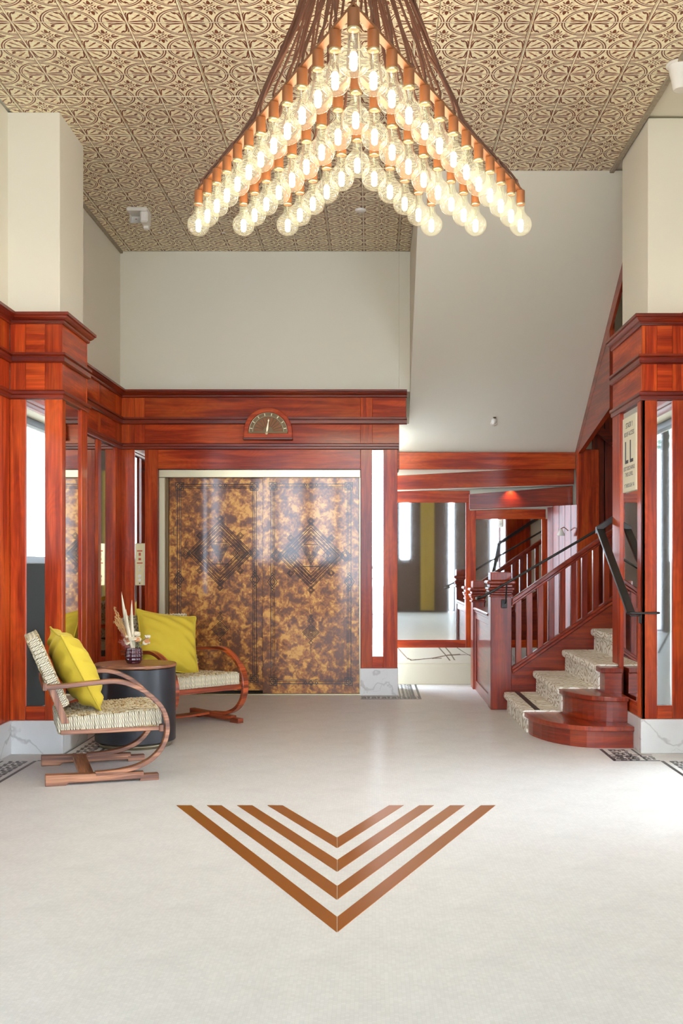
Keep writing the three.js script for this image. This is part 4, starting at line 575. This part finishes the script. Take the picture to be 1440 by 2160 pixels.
function cushionGeo(S, T, seed) {
  const N = 36, r = seed, P = [], top_ = [], bot = [];
  const h = (s, t) => { const a = Math.pow(Math.max(0, 1 - Math.pow(Math.abs(s), 2.6)), 0.55), b = Math.pow(Math.max(0, 1 - Math.pow(Math.abs(t), 2.6)), 0.55); return T / 2 * a * b; };
  const wr = (s, t, k) => { const e = Math.max(Math.abs(s), Math.abs(t)); return 0.010 * smooth(0.25, 0.8, e) * smooth(1.0, 0.9, e) * (Math.sin((s * 5 + t * 9 + r + k * 2) * 1.6 + 3 * fbm(s * 2 + 5 + r, t * 2 + 5, 99, 99, 2, k)) ) + 0.012 * (fbm(s * 2.4 + 9 + r, t * 2.4 + 9, 99, 99, 3, k + 5) - 0.5) * smooth(1, 0.8, e); };
  const pos = (i, j, k) => { const s = i / N * 2 - 1, t = j / N * 2 - 1, pinch = 1 - 0.075 * (1 - s * s), pt = 1 - 0.075 * (1 - t * t); return [S / 2 * s * pt, S / 2 * t * pinch, k * h(s, t) + wr(s, t, k + 2) * (Math.max(Math.abs(s), Math.abs(t)) < 0.999 ? 1 : 0)]; };
  const idx = [], verts = [];
  for (const k of [1, -1]) { const o = verts.length / 3; for (let j = 0; j <= N; j++) for (let i = 0; i <= N; i++) verts.push(...pos(i, j, k)); for (let j = 0; j < N; j++) for (let i = 0; i < N; i++) { const a = o + j * (N + 1) + i, b = a + 1, c = a + N + 1, d = c + 1; if (k > 0) idx.push(a, b, d, a, d, c); else idx.push(a, d, b, a, c, d); } }
  const g = new THREE.BufferGeometry(); g.setAttribute('position', new THREE.BufferAttribute(new Float32Array(verts), 3)); g.setIndex(idx); g.computeVertexNormals();
  const uv = new Float32Array(verts.length / 3 * 2); for (let i = 0; i < verts.length / 3; i++) { uv[i * 2] = verts[i * 3]; uv[i * 2 + 1] = verts[i * 3 + 1]; } g.setAttribute('uv', new THREE.BufferAttribute(uv, 2));
  const edge = []; for (let q = 0; q < 4; q++) for (let i = 0; i < 10; i++) { const t = i / 10 * 2 - 1, [s, u] = [[t, -1], [1, t], [-t, 1], [-1, -t]][q], I = (s + 1) / 2 * N, J = (u + 1) / 2 * N, p = pos(I, J, 0); edge.push(new THREE.Vector3(p[0] * 1.005, p[1] * 1.005, 0)); }
  return [g, tube(edge, 0.0055, 160, 6, true)];
}
const velvet = phys({ color: new THREE.Color(0.58, 0.42, 0.03), roughness: 0.85, sheen: 0.7, sheenColor: new THREE.Color(0.95, 0.85, 0.35), sheenRoughness: 0.45 });
function cushion(host, u, y, z, yaw, lean, roll, seed, label) {
  const g = new THREE.Group(); g.name = numbered('cushion'); const [body, pipe] = cushionGeo(0.48, 0.20, seed); part('cover', body, velvet, g); part('piping', pipe, velvet, g);
  const q = new THREE.Quaternion().setFromEuler(new THREE.Euler(0, Math.PI / 2 + yaw, 0)).multiply(new THREE.Quaternion().setFromEuler(new THREE.Euler(-lean, 0, roll, 'XYZ')));
  host.updateMatrixWorld(); g.position.copy(new THREE.Vector3(u, y, z).applyMatrix4(host.matrixWorld)); g.quaternion.copy(host.quaternion).multiply(q); scene.add(g); shade(g); return tag(g, label, 'cushion', 'mustard cushions on the armchairs');
}
cushion(chair1, -0.125, 0.600, -0.03, 0.06, 0.47, 0.05, 1.3, 'mustard velvet cushion on the front armchair, seen from its edge');
cushion(chair2, -0.10, 0.605, 0.06, -0.15, 0.42, -0.16, 4.1, 'mustard velvet cushion on the far armchair, facing the room');

// ---------------------------------------------------------------- drum table, vase and dried flowers
const TX = -1.567, TD = 7.27;
{
  const t = tag(group('drum_table', [TX, 0, -TD]), 'black drum side table with a walnut top between the armchairs', 'side table');
  part('drum', lathe([[0, 0.035], [0.258, 0.035], [0.263, 0.040], [0.263, 0.512], [0.258, 0.518], [0, 0.518]], 64), phys({ color: new THREE.Color(0.012, 0.012, 0.017), roughness: 0.42, clearcoat: 0.1 }), t);
  const tg = lathe([[0, 0.518], [0.262, 0.518], [0.268, 0.523], [0.268, 0.537], [0.264, 0.541], [0, 0.541]], 64).toNonIndexed(); part('table_top', boxUV(tg, 0), walnut, t);
  part('plinth', lathe([[0, 0], [0.235, 0], [0.235, 0.036], [0, 0.036]], 56), std({ color: new THREE.Color(0.55, 0.47, 0.33), metalness: 0.7, roughness: 0.4 }), t);
  const v = tag(group('vase', [-1.572, 0.541, -7.24]), 'small dark purple dimpled glass vase on the drum table', 'vase');
  const seg = 60, pr = [[0.040, 0], [0.046, 0.006], [0.054, 0.03], [0.057, 0.055], [0.054, 0.085], [0.050, 0.105]], pts = []; for (let i = 0; i <= 40; i++) { const y = i / 40 * 0.105; let k = 0; while (k < pr.length - 2 && pr[k + 1][1] < y) k++; pts.push([lerp(pr[k][0], pr[k + 1][0], (y - pr[k][1]) / (pr[k + 1][1] - pr[k][1])), y]); }
  const vg = new THREE.LatheGeometry([new THREE.Vector2(0, 0), ...pts.map((p) => new THREE.Vector2(...p)), new THREE.Vector2(0.046, 0.105), new THREE.Vector2(0.044, 0.03), new THREE.Vector2(0, 0.02)], seg), vp = vg.attributes.position;
  for (let i = 0; i < vp.count; i++) { const x = vp.getX(i), y = vp.getY(i), z = vp.getZ(i), rr = Math.hypot(x, z), a = Math.atan2(z, x); if (rr > 0.0475 || (rr > 0.039 && y < 0.02)) { const m = Math.sin(a * 9 + y * 130) * Math.sin(a * 9 - y * 130), e = 1 + 0.06 * m * smooth(0, 0.012, y) * smooth(0.105, 0.095, y); vp.setX(i, x * e); vp.setZ(i, z * e); } }
  vg.computeVertexNormals(); part('vessel', vg, phys({ color: new THREE.Color(0.055, 0.010, 0.022), roughness: 0.12, clearcoat: 1, clearcoatRoughness: 0.05 }), v);
  // dried flowers
  const b = tag(group('dried_bouquet', [-1.572, 0.60, -7.24]), 'dried palm spear, grasses and little flowers standing in the vase', 'dried flowers'), r = rng(909), V = (x, y, z) => new THREE.Vector3(x, y, z);
  const cream = std({ color: new THREE.Color(0.80, 0.70, 0.52), roughness: 0.8, side: THREE.DoubleSide }), tan = std({ color: new THREE.Color(0.52, 0.30, 0.12), roughness: 0.85 }), pink = std({ color: new THREE.Color(0.42, 0.14, 0.12), roughness: 0.9 }), ivory = std({ color: new THREE.Color(0.74, 0.68, 0.52), roughness: 0.8 }), green = std({ color: new THREE.Color(0.36, 0.36, 0.20), roughness: 0.85 }), rust = std({ color: new THREE.Color(0.55, 0.24, 0.10), roughness: 0.85 });
  const blade = (base, tip, w, th) => { const N = 12, vs = [], ix = []; const dir = tip.clone().sub(base), side = V(1, 0, 0.3).normalize(); for (let i = 0; i <= N; i++) { const t = i / N, p = base.clone().addScaledVector(dir, t); p.x += 0.012 * Math.sin(t * 2.5) * Math.sign(dir.x || 1); const ww = w * Math.pow(Math.sin(Math.PI * clamp(0.06 + 0.94 * Math.pow(t, 0.7))), 0.8) + 0.0008; for (const [a, c] of [[-1, 0], [0, th], [1, 0], [0, -th]]) { const q = p.clone().addScaledVector(side, a * ww); q.z += c; vs.push(q.x, q.y, q.z); } } for (let i = 0; i < N; i++) for (let k = 0; k < 4; k++) { const a = i * 4 + k, e = i * 4 + (k + 1) % 4; ix.push(a, e, a + 4, e, e + 4, a + 4); } const g = new THREE.BufferGeometry(); g.setAttribute('position', new THREE.BufferAttribute(new Float32Array(vs), 3)); g.setIndex(ix); g.computeVertexNormals(); return g; };
  part('palm_spear', blade(V(0.0, 0, 0), V(-0.072, 0.415, 0.01), 0.017, 0.005), cream, b); part('palm_spear', blade(V(0.005, 0, 0.005), V(-0.005, 0.36, 0.0), 0.014, 0.004), cream, b); part('palm_spear', blade(V(0, 0, 0.01), V(-0.04, 0.30, 0.02), 0.016, 0.004), cream, b);
  for (let i = 0; i < 10; i++) { const tx = -0.06 - 0.085 * r(), ty = 0.19 + 0.13 * r(), z = 0.05 * (r() - 0.5), end = V(tx, ty, z), gs = [tube([V(-0.01, 0, 0), V(tx * 0.4, ty * 0.55, z * 0.5), end], 0.0012, 10, 4).toNonIndexed()]; for (let k = 0; k < 26; k++) { const t = 0.5 + 0.5 * k / 26, p = V(lerp(0, tx, Math.pow(t, 1.3)), ty * t, z * t), s = new THREE.SphereGeometry(1, 5, 4).toNonIndexed(); s.scale(0.003, 0.0085, 0.003); s.rotateZ(0.5 + (r() - 0.5) * 1.3); s.translate(p.x + (r() - 0.5) * 0.016, p.y, p.z + (r() - 0.5) * 0.016); gs.push(s); } part('wheat_stem', M(gs), tan, b); }
  for (let i = 0; i < 4; i++) { const tx = -0.045 - 0.055 * r(), ty = 0.07 + 0.09 * r(), z = 0.03 + 0.02 * r(), gs = []; for (let k = 0; k < 34; k++) { const t = 0.3 + 0.7 * r(), p = V(tx * t, ty * t, z * t); gs.push(tube([p, V(p.x - 0.012 * r(), p.y + 0.02 * r(), p.z), V(p.x - 0.03 * r(), p.y + 0.03 * (r() - 0.2), p.z + 0.02 * (r() - 0.5))], 0.0009, 4, 3).toNonIndexed()); } part('feather_grass', M(gs), pink, b); }
  for (let i = 0; i < 24; i++) { const tx = -0.055 + 0.16 * r(), ty = 0.07 + 0.075 * r(), z = 0.055 * (r() - 0.35), p = V(tx, ty, z), gs = [], n = 9; for (let k = 0; k < n; k++) { const s = new THREE.SphereGeometry(1, 6, 5).toNonIndexed(), a = k / n * 6.28; s.scale(0.0105, 0.0065, 0.0105); s.translate(Math.cos(a) * 0.010 * (k ? 1 : 0), 0.005 * r(), Math.sin(a) * 0.010 * (k ? 1 : 0)); gs.push(s); } const f = part('flower_head', M(gs), i % 5 === 1 ? rust : i % 4 === 3 ? cream : ivory, b); f.position.copy(p); f.rotation.set(0.9 * r(), r(), 0.6 * (r() - 0.5)); part('flower_stem', tube([V(0, 0, 0), V(tx * 0.35, ty * 0.6, z * 0.4), p], 0.0012, 8, 4), green, b); }
}

// ---------------------------------------------------------------- behind the viewer: what the mirrors show
{
  const tr = tag(group('camera_tripod', [0.02, 0, 0.42]), 'black photographer tripod glimpsed in the narrow pier mirror', 'tripod'); part('centre_column', new THREE.CylinderGeometry(0.014, 0.014, 0.5, 10).translate(0, 0.86, 0), blackMetal, tr); part('head', bx(-0.04, 0.04, 1.09, 1.16, -0.05, 0.05, 0.008), blackMetal, tr);
  for (let i = 0; i < 3; i++) { const a = i * 2.094 + 0.5; part('leg', tube([new THREE.Vector3(0, 0.95, 0), new THREE.Vector3(Math.cos(a) * 0.3, 0.45, Math.sin(a) * 0.3 * 0.9), new THREE.Vector3(Math.cos(a) * 0.55, 0.01, Math.sin(a) * 0.55 * 0.7)], 0.012, 8, 6), blackMetal, tr); }
  const cu = top('window_curtain', (() => { const p = []; for (let i = 0; i <= 40; i++) p.push([1.19 + i / 40 * 0.33, -4.90 + 0.03 * Math.sin(i * 1.3)]); for (let i = 40; i >= 0; i--) p.push([1.19 + i / 40 * 0.33, -4.916 + 0.03 * Math.sin(i * 1.3)]); return prismXD(p, 0.05, 3.3, 1, 0); })(), std({ color: new THREE.Color(0.62, 0.45, 0.13), roughness: 0.9 })); tag(cu, 'ochre curtain by the street windows, seen in the alcove mirror', 'curtain');
  const pavement = struct(top('floor_street', M(bx(-30, 30, -0.25, -0.16, -45, -5.2, 0.001), bx(-30, -2.62, -0.25, -0.16, 4.6, 14, 0.001), bx(2.3, 30, -0.25, -0.16, 4.6, 7.5, 0.001)), std({ color: new THREE.Color(0.42, 0.41, 0.40), roughness: 0.9 })), 'pale pavement outside the street windows', 'pavement');
  const bark = std({ color: new THREE.Color(0.12, 0.085, 0.06), roughness: 0.9 }), leafM = std({ color: new THREE.Color(0.05, 0.16, 0.06), roughness: 0.7, side: THREE.DoubleSide }), r = rng(31);
  for (const [x, z, label] of [[5.62, 7.2, 'street tree outside the right window, seen in the pillar mirror'], [-2.6, 9.5, 'street tree outside the left windows, glimpsed in the mirrors']]) { const t = tag(group('street_tree', [x, -0.16, z]), label, 'tree', 'street trees'); part('trunk', lathe([[0, 0], [0.16, 0], [0.12, 0.6], [0.1, 3.2], [0.05, 4.6], [0, 4.8]], 14), bark, t); const gs = []; for (let i = 0; i < 700; i++) { const a = r() * 6.28, e = Math.acos(2 * r() - 1), q = 1.6 * Math.cbrt(r()); const g = new THREE.CircleGeometry(0.09 + 0.06 * r(), 5).toNonIndexed(); g.scale(1, 0.6, 1); g.rotateX(r() * 6); g.rotateY(r() * 6); g.translate(q * Math.sin(e) * Math.cos(a), 4.9 + q * Math.cos(e) * 0.85, q * Math.sin(e) * Math.sin(a)); gs.push(g); } const f = part('foliage', M(gs), leafM, t); f.userData.kind = 'stuff'; }
}

{ // young tree on the pavement outside the right side window
  const t = tag(group('street_tree', [2.372, -0.16, -5.0]), 'slim dark tree trunk outside the right side window, filling the pillar mirror', 'tree', 'street trees'), r = rng(47), tg = lathe([[0, 0], [0.075, 0], [0.058, 0.4], [0.054, 1.6], [0.05, 2.6], [0.04, 3.4], [0, 3.5]], 12), p = tg.attributes.position; for (let i = 0; i < p.count; i++) { const k = 1 + 0.25 * (fbm(p.getY(i) * 6 + 3, Math.atan2(p.getZ(i), p.getX(i)) + 4, 99, 99, 2, 9) - 0.5); p.setX(i, p.getX(i) * k); p.setZ(i, p.getZ(i) * k); } tg.computeVertexNormals();
  part('trunk', tg, std({ color: new THREE.Color(0.014, 0.010, 0.006), roughness: 0.95 }), t);
  const gs = []; for (let i = 0; i < 160; i++) { const g = new THREE.CircleGeometry(0.03 + 0.03 * r(), 5).toNonIndexed(); g.scale(1, 0.6, 1); g.rotateX(r() * 6); g.rotateY(r() * 6); g.translate(0.02 + 0.5 * r(), 2.38 + 0.9 * r(), -0.25 + 0.5 * r()); gs.push(g); } const f = part('foliage', M(gs), std({ color: new THREE.Color(0.02, 0.08, 0.03), roughness: 0.7, side: THREE.DoubleSide }), t); f.userData.kind = 'stuff';
}
renderer.render(scene, camera);
